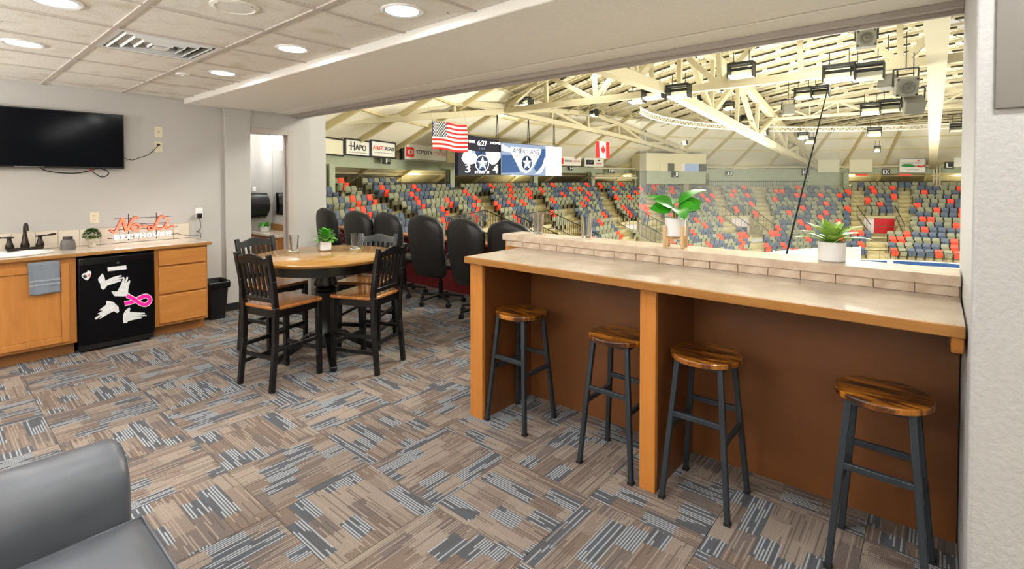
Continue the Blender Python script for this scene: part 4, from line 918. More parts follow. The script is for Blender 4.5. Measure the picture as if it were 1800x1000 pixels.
# tiers
bm = B(); NT_ = 172
for k in range(0, 16):
    for i in range(NT_):
        t0, t1 = TMIN + (TMAX - TMIN) * i / NT_, TMIN + (TMAX - TMIN) * (i + 1) / NT_; tm = (t0 + t1) / 2
        if in_vom(k, tm): continue
        z = ez(k); a, b, c, d = ell(k - .5, t0), ell(k - .5, t1), ell(k + .5, t1), ell(k + .5, t0)
        for p in (a, b, c, d): p.z = z
        lo = -6.0 if k == 0 or in_vom(k - 1, tm) else z - .36
        bm.add([a, b, c, d, (a.x, a.y, lo), (b.x, b.y, lo)], [(0, 3, 2, 1), (0, 1, 5, 4)])
tiers = struct(bm.obj('floor_tiers', M['conc']), 'stepped concrete tiers of the arena seating bowl')
for A, C_, k0, k1 in AISLES:                                      # aisle steps
    d_ = (C_ - A)
    for k in range(int(math.ceil(k0)), int(math.floor(k1)) + 1):
        u = (k1 - k + .25) / (k1 - k0); P = A + d_ * u; n = d_.normalized(); s_ = Vector((-n.y, n.x, 0)); zt = ez(k) - .17
        Q = [P + n * .42 + s_ * .44, P + n * .42 - s_ * .44, P - n * .3 - s_ * .44, P - n * .3 + s_ * .44]
        bm = B(); bm.prism([(q.x - P.x, q.y - P.y, 0) for q in Q], (0, 0, -.2)); bm.bar(Q[0] - P + Vector((0, 0, .004)), Q[1] - P + Vector((0, 0, .004)), .05, .012, 1)
        bm.obj('aisle_step', [M['step'], M['nosing']], tiers, (P.x, P.y, zt))
# vomitories (tunnel mouths) with doors and railings
def railing(name, label, pts, h=.9, gap=.16, parent=None, m='rail', r=.022):
    t = thing(name, label, 'railing', pts[0]); o0 = Vector(pts[0]); P = [Vector(p) - o0 for p in pts]; up = Vector((0, 0, h))
    bm = B(); bb2 = B()
    for a, b in zip(P, P[1:]):
        bm.bar(a + up, b + up, r * 2); bm.bar(a + Vector((0, 0, .1)), b + Vector((0, 0, .1)), r * 1.4); n = max(1, int((b - a).length / gap))
        for i in range(n + 1): q = a + (b - a) * i / n; bb2.bar(q, q + up, .018)
    bm.obj('rails', M[m], t); o = bb2.obj('balusters', M[m], t); o['kind'] = 'stuff'; return t
VL = ['straight across from the bar, with red doors', 'beside the slanting cable, pale inside', 'seen through the thick of the net', 'under the score screen, with a red door', 'below the bright end of the video screen']
for i, ((ta, tb_, ka, kb), lab) in enumerate(zip(VT, VL)):
    zf, zt = ez(ka) - .02, ez(kb + 1) - .02; e = radians(.5); ta -= e; tb_ += e
    t = thing('tunnel_mouth', 'concrete tunnel mouth in the stands ' + lab, 'tunnel entrance', ell(ka - .5, (ta + tb_) / 2) + Vector((0, 0, zf))); o0 = Vector(t.location)
    A, Bp, Cp, Dp = ell(ka - .5, ta), ell(ka - .5, tb_), ell(kb + .5, tb_), ell(kb + .5, ta)
    V = lambda p, z: Vector((p.x, p.y, z)) - o0
    B().prism([V(p, zf) for p in (A, Bp, Cp, Dp)], (0, 0, -.1)).obj('floor_slab', M['conc'], t)
    bm = B()
    for p, q in ((A, Dp), (Bp, Cp)): bm.prism([V(p, zf), V(q, zf), V(q, zt), V(p, ez(ka) + .1)], enrm(5, (ta + tb_) / 2).cross(Vector((0, 0, 1))) * .12)
    bm.obj('side_wall', M['conc'], t)
    n = enrm(kb, (ta + tb_) / 2)
    B().prism([V(Dp, zf), V(Cp, zf), V(Cp, zt), V(Dp, zt)], n * .1).obj('back_wall', M['palepanel' if i < 3 else 'conc'], t)
    if i in (0, 3):
        L = Cp - Dp; u0, u1 = ((.02, .54) if i == 0 else (.2, .75))
        q0, q1 = Dp + L * u0 - n * .03, Dp + L * u1 - n * .03
        B().prism([V(q0, zf), V(q1, zf), V(q1, zt - .12), V(q0, zt - .12)], -n * .04).obj('door', M['doorred'], t)
        q2 = Dp + L * (u0 + u1) / 2 - n * .08; B().bar(V(q0 - n * .05, zf + .6), V(q1 - n * .05, zf + .6), .05).obj('push_bar', M['chrome'], t)
    elif i == 1:
        L = Cp - Dp; B().prism([V(Dp + L * .1 - n * .02, zf), V(Dp + L * .9 - n * .02, zf), V(Dp + L * .9 - n * .02, zf + .5), V(Dp + L * .1 - n * .02, zf + .5)], -n * .04).obj('dark_counter', M['slot'], t)
    B().prism([V(Dp - n * .25, zt - .1), V(Cp - n * .25, zt - .1), V(Cp - n * .25, zt + .12), V(Dp - n * .25, zt + .12)], n * .2).obj('lintel', M['conc'], t)
    railing('tunnel_railing', 'black railing round the tunnel mouth ' + lab, [(A.x, A.y, ez(ka) + .02), (Dp.x, Dp.y, ez(kb) + .35), (Cp.x, Cp.y, ez(kb) + .35), (Bp.x, Bp.y, ez(ka) + .02)], .95, .14 if i > 2 else .35)
# seats
def seat_shape(bm, P=Vector(), R=Matrix.Identity(3), mi=0, mf=1):
    T = lambda x, y, z: P + R @ Vector((x, y, z))
    for prof, x0, x1, z0, z1, th in (([(-.21, 0), (.21, 0), (.225, .75), (.19, 1), (-.19, 1), (-.225, .75)], -.08, -.17, .40, .86, -.05), ([(-.19, 0), (.19, 0), (.215, .4), (.215, .9), (.19, 1), (-.19, 1), (-.215, .9), (-.215, .4)], .0, .05, .30, .64, .06)):
        q = [T(x0 + (x1 - x0) * v, y, z0 + (z1 - z0) * v) for y, v in prof]; bm.prism(q, R @ Vector((th, 0, 0)), mi)
    for s in (-1, 1):
        q = [T(-.12, s * .236 - .015, z) for z in (0, .56)] + [T(.12, s * .236 - .015, .60), T(.12, s * .236 - .015, .55), T(-.04, s * .236 - .015, .5), T(-.04, s * .236 - .015, 0)]
        bm.prism(q, R @ Vector((0, .03, 0)), mf)
SEATM = {}
for cname in ('red', 'green', 'navy'):
    bm = B(); seat_shape(bm); SEATM[cname] = bm.mesh('stadium_chair', [M[cname], M['seatframe']])
CPOS = [(47.2, 18.2)] + [tuple(ring_pt(px, 14.9).xy) for px in (577, 791, 939, 1040, 1486, 1646)]
rs = random.Random(21); cand = []; reds = []
for k in range(0, 16):
    t = TMIN + .01 + (k % 2) * .006; n_run = 0
    while t < TMAX:
        P = ell(k + .12, t); nv = enrm(k, t); dt = .53 / hypot((18.5 + .87 * k) * sin(t), (13.5 + .87 * k) * cos(t)); t += dt
        u = rs.random()
        if k == 15 and proj(P)[0] > 705: continue
        if any((P.x - cx_) ** 2 + (P.y - cy_) ** 2 < .62 for cx_, cy_ in CPOS): continue
        if in_vom(k, t - dt, .02) or aisle_dist(P, k) < .6: continue
        x, y, z = proj((P.x, P.y, ez(k) + .6))
        if x < 540 or x > 1712: continue
        if k == 14 and 1180 < x < 1500: continue
        lim = 398 + (x - 570) * .10 if x < 930 else 420 + (x - 930) * .062
        if y > lim + 10: continue
        near = any((P.x - q.x) ** 2 + (P.y - q.y) ** 2 < 1.25 for q in reds[-90:])
        cn = 'red' if u < (.30 if not near else .07) else 'green' if u < .64 else 'navy'
        if cn == 'red': reds.append(P)
        cand.append((z, (P.x, P.y, ez(k) + .001), atan2(-nv.y, -nv.x), cn, y < lim - 6, k, x))
SECT = (('F', 680), ('H', 1004), ('HH', 1075), ('J', 1187), ('JJ', 1281), ('K', 1415), ('KK', 1557), ('L', 1668))
place, topk = {}, {}
for q in sorted((c for c in cand if c[4]), key=lambda c: c[6]):
    s_ = min(SECT, key=lambda a: abs(a[1] - q[6]))[0]; topk[s_] = max(topk.get(s_, 0), q[5]); n_ = place.setdefault((s_, q[5]), []); n_.append(q[1])
ordn = lambda n: '%d%s' % (n, 'th' if 10 < n % 100 < 14 else {1: 'st', 2: 'nd', 3: 'rd'}.get(n % 10, 'th'))
WHERE = {P: (s_, topk[s_] - k + 1, i + 1) for (s_, k), L in place.items() for i, P in enumerate(L)}
cand.sort(key=lambda q: (not q[4], q[0]))
nm = {'red': 'red', 'green': 'olive green', 'navy': 'slate blue'}; far = B()
for i, (z, P, rz, cn, vis, k_, x_) in enumerate(cand):
    if i < 300:
        o = link('stadium_chair', SEATM[cn], None, P, (0, 0, rz)); tag(o, 'folded %s seat below sign %s, %s row from the top, %s along the row' % (nm[cn], WHERE[P][0], ordn(WHERE[P][1]), ordn(WHERE[P][2])), 'stadium seat', '%s seats in the arena stands' % nm[cn])
    else: seat_shape(far, Vector(P), Matrix.Rotation(rz, 3, 'Z'), ('red', 'green', 'navy').index(cn), 3)
o = far.obj('stadium_chairs', [M['red'], M['green'], M['navy'], M['seatframe']]); tag(o, 'mass of red, olive and slate folded seats filling the far arena stands', 'stadium seats', kind='stuff')

def arc(bm, k0, k1, z0, z1, ta, tb, n=40, mi=0, z0b=None, z1b=None):
    """ring-shaped beam between offsets k0..k1 and heights z0..z1"""
    rows = []
    for i in range(n + 1):
        t = ta + (tb - ta) * i / n; p, q = ell(k0, t), ell(k1, t); rows.append([(p.x, p.y, z0), (q.x, q.y, z0b if z0b is not None else z0), (q.x, q.y, z1b if z1b is not None else z1), (p.x, p.y, z1)])
    s = len(bm.v); bm.grid(rows, mi, close=True); m_ = len(bm.v); bm.f += [(s, s + 1, s + 2, s + 3), (m_ - 1, m_ - 2, m_ - 3, m_ - 4)]; bm.m += [mi, mi]; return bm
T = lambda px, k=15.5: th_at(px, k)
tL, tR = radians(140), radians(-30)
struct(arc(B(), 15.5, 15.9, 2.12, 2.66, tR, tL, 70).obj('beam_ring', M['sage']), 'sage green steel beam running round the top of the arena stands')
arc_o = arc(B(), 15.3, 15.6, 2.72, 2.92, tR, T(1110), 40).obj('beam_pipe', M['creamsteel']); struct(arc_o, 'cream pipe rail along the top of the far stands')
struct(arc(B(), 15.5, 21, .82, .9, tR, tL, 60).obj('floor_concourse', M['conc']), 'upper concourse floor behind the arena seats')
struct(arc(B(), 20.4, 20.7, .3, 4.6, tR, tL, 60).obj('wall_concourse', M['cream']), 'cream outer wall behind the upper concourse')
struct(arc(B(), 15.45, 15.6, .5, 2.2, T(1486), T(1246), 30).obj('wall_sage', M['sage']), 'sage green panel wall behind the far top row')
for i, (px, lab) in enumerate(((577, 'sage column by the white side wall edge of the stands'), (791, 'sage column to the side of the score screen'), (939, 'sage column under the video screen'), (1040, 'sage column by the small balcony'), (1486, 'sage column at the end of the green panel wall'))):
    p = ring_pt(px, 14.9); n = enrm(15, th_at(px, 14.9)); R = Matrix.Rotation(atan2(n.y, n.x), 3, 'Z'); c = thing('arena_column', lab, 'column', (p.x, p.y, ez(13) + .35))
    h = 2.2 - (ez(13) + .35); B().box((0, 0, h / 2), (.06, .42, h), R).obj('web', M['sage'], c); B().box(R @ Vector((-.18, 0, 0)) + Vector((0, 0, h / 2)), (.04, .46, h), R).box(R @ Vector((.18, 0, 0)) + Vector((0, 0, h / 2)), (.04, .46, h), R).obj('flange', M['sage'], c)
    B().box((0, 0, .02), (.6, .6, .04), R).obj('base_plate', M['sage'], c)
for a, b, k, lab in ((705, 574, 15.9, 'black railing above the highest seats under the cream sign'), (812, 700, 14.9, 'black railing behind the top row below the flag'), (930, 830, 14.9, 'black railing behind the top row below the score screen'), (1120, 950, 14.9, 'black railing behind the top row by the small balcony'), (1420, 1240, 14.6, 'thin railing behind the far top row at the green wall'), (1705, 1492, 14.9, 'thin railing behind the far top row of seats')):
    ta, tb_ = th_at(a, k), th_at(b, k); pts = [ell(k, ta + (tb_ - ta) * i / 8) + Vector((0, 0, ez(round(k) - 2) + .35)) for i in range(9)]; railing('back_railing', lab, pts, .95, .2)
pts = [ell(-.75, T(1600, 0) + (T(1260, 0) - T(1600, 0)) * i / 14) + Vector((0, 0, ez(0))) for i in range(-4, 15)]
railing('front_railing', 'thin railing along the front row of the far stands', pts, .75, .9)
# fascia below the front row, rink boards, glass, ice
struct(arc(B(), -1.0, -.45, -5.6, -4.40, tR, tL, 60).obj('trim_4', M['nosing']), 'pale concrete lip in front of the first seat row')
struct(arc(B(), -2.2, -1.95, -6.0, -4.62, tR, T(1060, -2), 60).obj('wall_boards', M['boards']), 'white rink boards')
rkg = thing('rink_glass', 'clear rink glass panes with white posts along the far boards', 'rink glass', ell(-2, T(1380, -2)) + Vector((0, 0, -4.6))); o0 = Vector(rkg.location)
ta, tb_ = T(1512, -2), T(1180, -2); npn = 14
for i in range(npn):
    p, q = ell(-2.07, ta + (tb_ - ta) * i / npn) - o0, ell(-2.07, ta + (tb_ - ta) * (i + 1) / npn) - o0; p.z = q.z = 0
    d_ = (q - p).normalized(); n = Vector((-d_.y, d_.x, 0)); B().prism([p + d_ * .04, q - d_ * .04, q - d_ * .04 + Vector((0, 0, 1.25)), p + d_ * .04 + Vector((0, 0, 1.25))], n * .015).obj('pane', M['rinkglass'], rkg)
    B().bar(p, p + Vector((0, 0, 1.3)), .07, .07).obj('post', M['inkwhite'], rkg)
for a, b, lab in ((1560, 1514, 'blue advertising band on the boards, shorter piece'), (1700, 1572, 'dark blue advertising band on the boards, longer piece')):
    bm = arc(B(), -1.06, -1.005, -4.8, -4.46, th_at(a, -1), th_at(b, -1), 8); tag(bm.obj('board_advert', M['boardblue']), lab, 'advert')
rows = [[ell(-2.3 - f, tR + (tL - tR) * i / 40) + Vector((0, 0, -5.9)) for i in range(41)] for f in (0, 6, 12)]
struct(B().grid(rows).obj('floor_ice', M['ice']), 'white ice sheet of the rink')

# ---------------------------------------------------------------- roof
RP = [(20.6, .95), (15.5, 3.4), (9.0, 6.45), (4, 7.6), (-1, 8.5), (-7, 9.3), (-13, 9.7)]
def rz_k(k):
    for (k0, z0), (k1, z1) in zip(RP, RP[1:]):
        if k <= k0 and k >= k1: return z0 + (z1 - z0) * (k0 - k) / (k0 - k1)
    return RP[-1][1] if k < RP[-1][0] else RP[0][1]
def kz(x, y):                                                     # ring offset of a plan point
    lo, hi = -13.4, 30.0
    for _ in range(30):
        m_ = (lo + hi) / 2
        if ((x - EX) / (18.5 + .87 * m_)) ** 2 + ((y - EY) / (13.5 + .87 * m_)) ** 2 > 1: lo = m_
        else: hi = m_
    return lo
def roofz(x, y): return rz_k(max(-13, kz(x, y)))
rt0, rt1 = radians(-70), radians(146)
rows = [[ell(k, rt0 + (rt1 - rt0) * i / 72) + Vector((0, 0, z)) for i in range(73)] for k, z in RP]
roof = struct(B().grid(rows[:3]).obj('roof', M['cream'], smooth=25, solid=.06), 'cream sloping metal roof panels of the arena')
rows2 = [[ell(k, rt0 + (rt1 + .9 - rt0) * i / 90) + Vector((0, 0, z)) for i in range(91)] for k, z in RP[2:]]
B().grid(rows2).obj('roof_deck', M['cream'], roof, smooth=25, solid=.06)
for i in range(30):
    t = rt0 + (rt1 - rt0) * (i + .5) / 30; P0 = ell(20.5, t); n = enrm(20.5, t); pr = []
    for q in (0, 1.5, 3, 4.6, 6.2, 7.8, 9.4, 10.6): p = P0 - n * q; pr.append(Vector((p.x, p.y, roofz(p.x, p.y) - .14)))
    bm = B(); [bm.bar(p, q, .19, .24) for p, q in zip(pr, pr[1:])]; bm.obj('roof_rib', M['ribsteel'], roof)
for k in (18.4, 13.2, 11.1, 9.0):
    arc(B(), k - .06, k + .06, rz_k(k) - .14, rz_k(k) - .03, rt0, rt1, 60).obj('roof_purlin', M['ribsteel' if k != 9.0 else 'creamsteel'], roof)
sl = B()
for i in range(24):
    x = 20.5 + i * 1.75; hy = 0
    if kz(x, EY) > 8.8: continue
    y1 = EY
    while kz(x, y1 + .5) < 8.7 and y1 < 22: y1 += .5
    y0 = -16.0; n = 9; P = [Vector((x, y0 + (y1 - y0) * j / n, 0)) for j in range(n + 1)]
    for p in P: p.z = roofz(p.x, p.y) - .2
    bm = B()
    for p, q in zip(P, P[1:]): bm.bar(p, q, .12, .16); bm.bar(p - Vector((0, 0, .42)), q - Vector((0, 0, .42)), .07, .07)
    y = y0
    while y < y1 - 1.2:
        za, zb = roofz(x, y) - .2, roofz(x, y + .6) - .62; bm.bar((x, y, za), (x, y + .6, zb), .035); bm.bar((x, y + .6, zb), (x, y + 1.2, roofz(x, y + 1.2) - .2), .035); y += 1.2
    bm.obj('roof_joist', M['creamsteel'], roof)
    y = y0 + .4 * (i % 2)
    while y < y1 - 2:
        L = 1.25; sl.bar((x - .08, y, roofz(x, y) - .36), (x - .08, y + L, roofz(x, y + L) - .33), .03, .10); y += L + .28
o = sl.obj('deck_slots', M['slot'], roof); o['kind'] = 'stuff'
def truss(name, label, bot, top, wch=.32, web=.2, npan=7, end=True):
    """bottom and top chords are polylines; zig-zag webs between"""
    t = thing(name, label, 'roof truss', bot[0]); o0 = Vector(bot[0])
    bot = [Vector(p) - o0 for p in bot]; top = [Vector(p) - o0 for p in top]
    def at(P, u):
        L = [(q - p).length for p, q in zip(P, P[1:])]; s = u * sum(L)
        for (p, q), l in zip(zip(P, P[1:]), L):
            if s <= l + 1e-6: return p + (q - p) * (s / l)
            s -= l
        return P[-1].copy()
    bm = B(); [bm.bar(p, q, wch, wch) for p, q in zip(bot, bot[1:])]; bm.obj('bottom_chord', M['creamsteel'], t)
    bm = B(); [bm.bar(p, q, wch, wch) for p, q in zip(top, top[1:])]; bm.obj('top_chord', M['creamsteel'], t)
    for i in range(npan):
        a, b = at(bot, i / npan), at(bot, (i + 1) / npan); c, d = at(top, i / npan), at(top, (i + 1) / npan)
        if i: B().bar(a, c, web * .8, web * .8).obj('post', M['creamsteel'], t)
        p, q = (a, d) if i % 2 else (c, b); B().bar(p, q, web, web).obj('diagonal', M['creamsteel'], t)
    return t
truss('roof_truss', 'cream truss above the flag side of the arena, sloping down to the corner column', [(9.5, 19, 3.7), (21.8, 19, 5.45), (34, 18.6, 4.9), (47.2, 18.2, 3.95)], [(9.5, 19, 4.3), (14, 19, 5.3), (31, 18.8, 6.2), (47.2, 18.2, 4.3)], .3, .2, 9)
truss('roof_truss', 'cream truss in the middle of the view, sloping down to the far green wall', [(14, 9.2, 5.6), (21.8, 9.2, 5.5), (58.6, 9.4, 2.75)], [(14, 9.2, 8.4), (21.8, 9.2, 8.75), (33.6, 9.2, 7.4), (58.6, 9.4, 2.95)], .42, .26, 10)
truss('roof_truss', 'cream truss seen almost end on beside the textured end wall', [(14, .05, 5.6), (21.8, .05, 5.5), (60.6, .3, 2.75)], [(14, .05, 8.4), (21.8, .05, 8.75), (35, .05, 7.4), (60.6, .3, 3.0)], .5, .26, 10)
truss('roof_truss', 'long cream truss crossing above the floodlights', [(21.8, -8, 5.5), (21.8, 19, 5.5)], [(21.8, -8, 8.8), (21.8, 10, 8.75), (21.8, 19, 6.4)], .3, .22, 9)
truss('roof_truss', 'slim cream truss crossing high over the far side of the rink', [(40, -8, 5.9), (40, 15, 5.9)], [(40, -8, 6.9), (40, 15, 6.7)], .18, .1, 14)
truss('roof_truss', 'slim light cream gantry high above the rink in front of the long truss', [(17.5, -4, 5.95), (17.5, 10, 5.95)], [(17.5, -4, 6.5), (17.5, 10, 6.5)], .09, .05, 14)
p = ring_pt(1130, 13.5); cl = thing('corner_column', 'cream steel column at the arena corner under the truss end', 'column', (47.2, 18.2, ez(12)))
B().box((0, 0, 2.0), (.3, .36, 4.3)).obj('shaft', M['creamsteel'], cl); B().box((0, 0, .02), (.5, .5, .04)).obj('base_plate', M['creamsteel'], cl)
p = ring_pt(1646, 15.0); cl = thing('far_column', 'pale steel column at the end of the truss beside the textured end wall', 'column', (p.x, p.y, ez(13) + .3))
h = 2.9 - ez(13) - .3; B().box((0, 0, h / 2), (.3, .12, h)).box((0, .22, h / 2), (.35, .1, h)).box((0, -.22, h / 2), (.35, .1, h)).obj('shaft', M['creamsteel'], cl); B().box((0, 0, .02), (.5, .7, .04)).obj('base_plate', M['creamsteel'], cl)

# ---------------------------------------------------------------- floodlights
def flood(px, py, wpx, label, X=None, lit=True, hgt=.55, group=None, W_=.85):
    D = W_ * FPX / wpx * (1 + ((px - 900) / FPX) ** 2) ** .5 * .8; P = atx(px, py, X) if X else atd(px, py, D)
    s = W_; t = thing('floodlight', label, 'floodlight', P, 0, group)
    bm = B(); h = hgt / 2
    bm.box((0, 0, h), (.5, s, .10)); bm.box((0, s / 2 - .02, 0), (.5, .04, 2 * h)); bm.box((0, -s / 2 + .02, 0), (.5, .04, 2 * h)); bm.box((.23, 0, h * .45), (.04, s, h * .5)); bm.obj('housing', M['darksteel'], t, bevel=.012)
    B().box((.2, 0, -h * .1), (.03, s * .9, h * .7)).obj('reflector', M['floodoff'], t)
    B().prism([(-.22, -s * .44, -h * .55), (.2, -s * .44, -h * .75), (.2, s * .44, -h * .75), (-.22, s * .44, -h * .55)], (0, 0, -.05)).obj('lens', M['flood' if lit else 'floodoff'], t)
    for sy in (-.3, .3): B().bar((0, sy * s, h), (0, sy * s, h + .5), .025).obj('hanger', M['darksteel'], t)
    return t
FL = [(1303, 125, 42, 'large lit floodlight nearest the opening head, alone above the middle of the net', 20.8, 1), (1475, 130, 56, 'large lit floodlight at the top end of the slanting cable', 20.6, 1), (1525, 128, 40, 'unlit floodlight next to the one at the top of the slanting cable', 21.0, 0),
      (1149, 164, 40, 'lit floodlight above the net corner, first of a close pair', 21.0, 1), (1193, 162, 38, 'lit floodlight above the net corner, second of a close pair', 21.0, 1), (1120, 172, 30, 'lit floodlight partly behind the pair above the net corner', 22.8, 1),
      (925, 180, 24, 'lit floodlight above the score screen at the truss joint', 22.2, 1), (882, 197, 22, 'lit small floodlight left of the truss joint', 23, 1), (893, 194, 20, 'unlit small floodlight tight against the truss joint', 24.2, 0), (917, 196, 20, 'lit small floodlight just below the truss joint lamp', 24.8, 1),
      (1241, 177, 30, 'lit floodlight under the middle truss, upper chord side', 29, 1), (1279, 157, 22, 'lit small floodlight below the largest lamp', 33, 1), (1282, 187, 24, 'lit floodlight against the middle truss web', 34, 1), (1290, 211, 22, 'lit floodlight below the middle truss web', 35, 1), (1314, 209, 24, 'unlit floodlight below the middle truss web', 35, 0),
      (1412, 165, 30, 'lit floodlight by the slanting cable, half way up', 30, 1), (1443, 162, 32, 'unlit floodlight by the slanting cable, half way up', 30, 0), (1530, 192, 30, 'lit floodlight under the deck beyond the grey speakers', 30, 1), (1565, 187, 30, 'unlit floodlight under the deck beyond the grey speakers', 30, 0),
      (1537, 232, 27, 'lit floodlight glowing on the roof panels above the blank signs', 41, 1), (1542, 262, 14, 'small lit floodlight low on the roof panels above the blank signs', 52, 1), (1424, 247, 20, 'lit floodlight low behind the slanting cable', 43, 1), (1412, 239, 24, 'lit floodlight beside the gantry behind the slanting cable', 40, 1), (1682, 225, 22, 'unlit floodlight beside the textured end wall', 41, 0),
      (1340, 232, 24, 'lit floodlight on the net gantry', 39, 1), (1044, 199, 12, 'small lit pendant floodlight above the red and white flag', 30, 1), (1130, 233, 10, 'small lit floodlight by the net edge', 40, 1), (1204, 250, 10, 'tiny lit floodlight seen through the net', 46, 1), (1382, 267, 12, 'small lit floodlight at the foot of the middle truss', 50, 1)]
for px, py, wpx, lab, X, lit in FL:
    big = wpx > 26; flood(px, py, wpx, lab, X, bool(lit), .55 if big else .45, 'floodlights under the arena roof', .95 if wpx > 34 else .8 if big else .7 if wpx > 15 else .45)
for x, y, z in ((21, 13, 6.8), (20, 3, 6.8), (26, -10, 6.6), (32, 3, 6.6), (42, 5, 5.4)): area('floodlight_lamp', (x, y, z), 3.0, ARENA_W * .2, (1, .975, .9))
for x, y, z in ((26, 4.6, .2), (25, 9.5, .8), (35, 4.5, .2), (36, 8, .4), (39, -3.5, .2), (33, -10, 1), (9, 1, 5.5)):  # added point fills without fixtures, brightening stands, roof and side wall
    d = bpy.data.lights.new('added_arena_fill', 'POINT'); d.energy = ARENA_W * (2.35 if x > 15 else 2.4); d.shadow_soft_size = .8; d.color = (1, .975, .9); o = bpy.data.objects.new('added_arena_fill', d); o.location = (x, y, z); COL.objects.link(o)
for t_ in (125, 105, 85, 62, 40, 18, 0):
    p = ell(18.2, radians(t_)); area('concourse_lamp', (p.x, p.y, 2.05), 1.2, 220, (1, .975, .9))
# speakers
def speaker(px, py, X, s, label, tilt, yaw, cone=True):
    t = thing('arena_speaker', label, 'speaker', atx(px, py, X)); R = Euler((0, tilt, yaw)).to_matrix()
    B().box((0, 0, 0), (s * .8, s, s), R).obj('cabinet', M['gunmetal'], t, bevel=.03)
    if cone:
        f = R @ Vector((-s * .41, 0, 0)); ax = R @ Vector((-1, 0, 0))
        B().lathe([(s * .34, 0), (s * .34, .04), (s * .28, .05), (s * .12, -.02), (s * .06, .03), (.0001, .05)], f, 20, axis=ax).obj('horn', M['speakercone'], t, smooth=40)
        for a_, b_ in ((-1, -1), (-1, 1), (1, -1), (1, 1)): B().cyl(R @ Vector((-s * .40, a_ * s * .42, b_ * s * .42)), R @ Vector((-s * .415, a_ * s * .42, b_ * s * .42)), .035, n=8).obj('bolt', M['rail'], t)
    bm = B(); [bm.bar(R @ Vector((.1, sy * s * .55, 0)), (0.1, sy * s * .55, s * 1.0), .05) for sy in (-1, 1)]; bm.bar((.1, -s * .55, s), (.1, s * .55, s), .05); bm.bar((.1, 0, s), (.1, 0, s + 1.2), .03); bm.obj('yoke', M['rail'], t); return t
speaker(1523, 69, 19, .52, 'grey speaker box hanging close under the opening head', .0, .1); speaker(1592, 152, 21, .6, 'grey speaker in a black yoke by the end wall, horn facing the room', -.25, .25)
speaker(1605, 184, 21.4, .55, 'grey wedge speaker hanging below the yoke speaker', .9, .3, False); speaker(1560, 145, 22, .48, 'beige speaker box behind the yoke speaker', .3, -.3, False); speaker(1385, 193, 33, .6, 'dark slim speaker cluster under the roof beyond the net', .1, .6, False)
# safety net on its curved gantry, slanting cable
NTH = [th_at(px, -1.6) for px in (1500,)]
na, nb = th_at(1520, -1.9), radians(108)
def netp(t, z): return Vector((EX + 16.2 * cos(t), EY + 14.9 * sin(t), z))
gt = thing('net_gantry', 'slim white curved gantry carrying the safety net', 'gantry', netp(na, 5.28)); o0 = Vector(gt.location)
gn0, gn1 = th_at(1705, -1.9), nb; P = [gn0 + (gn1 - gn0) * i / 70 for i in range(71)]
B().tube([netp(t, 5.42) - o0 for t in P], .05, 6).obj('top_chord', M['gantry'], gt); B().tube([netp(t, 5.12) - o0 for t in P], .05, 6).obj('bottom_chord', M['gantry'], gt)
bm = B()
for i in range(140): t0 = gn0 + (gn1 - gn0) * i / 140; t1 = gn0 + (gn1 - gn0) * (i + 1) / 140; bm.bar(netp(t0, 5.12 if i % 2 else 5.42) - o0, netp(t1, 5.42 if i % 2 else 5.12) - o0, .03)
bm.obj('lacing', M['gantry'], gt)
nt = B().grid([[netp(na + (nb - na) * i / 60, z) for i in range(61)] for z in (5.15, 0, -4.0)]).obj('safety_net', M['net'], smooth=60); tag(nt, 'fine grey safety net hanging from the curved gantry behind the goal', 'net')
p, q = atx(1456, 152, 19.5), atx(1382, 449, 7.0)
tag(B().tube([p, q], [.018, .011], 6).obj('slanting_cable', M['wire']), 'black cable slanting down across the stands beside the net', 'cable')
# ---------------------------------------------------------------- signs
def ring_sign(name, xa, xb, yt, yb, label, m='signwhite', k=15.15, cat='sign', th=.14, frame=None):
    A, Bq = ring_pt(xa, k), ring_pt(xb, k); mid = (A + Bq) / 2; zt, zb = z_at(mid, yt), z_at(mid, yb)
    t = thing(name, label, cat, (mid.x, mid.y, zb)); d_ = Bq - A; n = Vector((d_.y, -d_.x, 0)).normalized()
    if (EYEV - mid).dot(n) < 0: n = -n
    A0 = Vector((-d_.x / 2, -d_.y / 2, 0))
    B().prism([A0, A0 + d_, A0 + d_ + Vector((0, 0, zt - zb)), A0 + Vector((0, 0, zt - zb))], -n * th).obj('panel', M[m], t)
    f = B(); h = zt - zb
    if frame:
        for a, b in (((0, 0), (1, 0)), ((0, 1), (1, 1)), ((0, 0), (0, 1)), ((1, 0), (1, 1))): f.bar(A0 + d_ * a[0] + Vector((0, 0, h * a[1])), A0 + d_ * b[0] + Vector((0, 0, h * b[1])), .07)
        f.obj('frame', M[frame], t)
    def put(word, u0, u1, v0, v1, mm, nm='lettering', shear=0):
        bm = B(); letters(bm, word, A0 + d_ * u0 + Vector((0, 0, h * v0)) + n * .005, d_ * (u1 - u0), Vector((0, 0, h * (v1 - v0))), n * .02, 0, shear); bm.obj(nm, M[mm], t)
    def shape(poly, mm, nm, lift=.005): B().prism([A0 + d_ * u + Vector((0, 0, h * v)) + n * lift for u, v in poly], n * .02).obj(nm, M[mm], t)
    return put, shape
ring_sign('blank_sign', 560, 604.6, 243, 272, 'blank cream sign panel at the white side wall end of the stands', 'signblank', frame='rail')
put, shp = ring_sign('advert_sign', 607.8, 650.4, 246.5, 273.5, 'white sign with dark serif lettering above the letter F', frame='rail')
put('H', .20, .36, .30, .86, 'inkblack'); put('APO', .38, .84, .34, .72, 'inkblack'); put('Community Credit Union', .16, .86, .16, .22, 'inkgrey'); shp([(.12, .6), (.34, .62), (.34, .57), (.14, .55)], 'inkblack', 'crossbar')
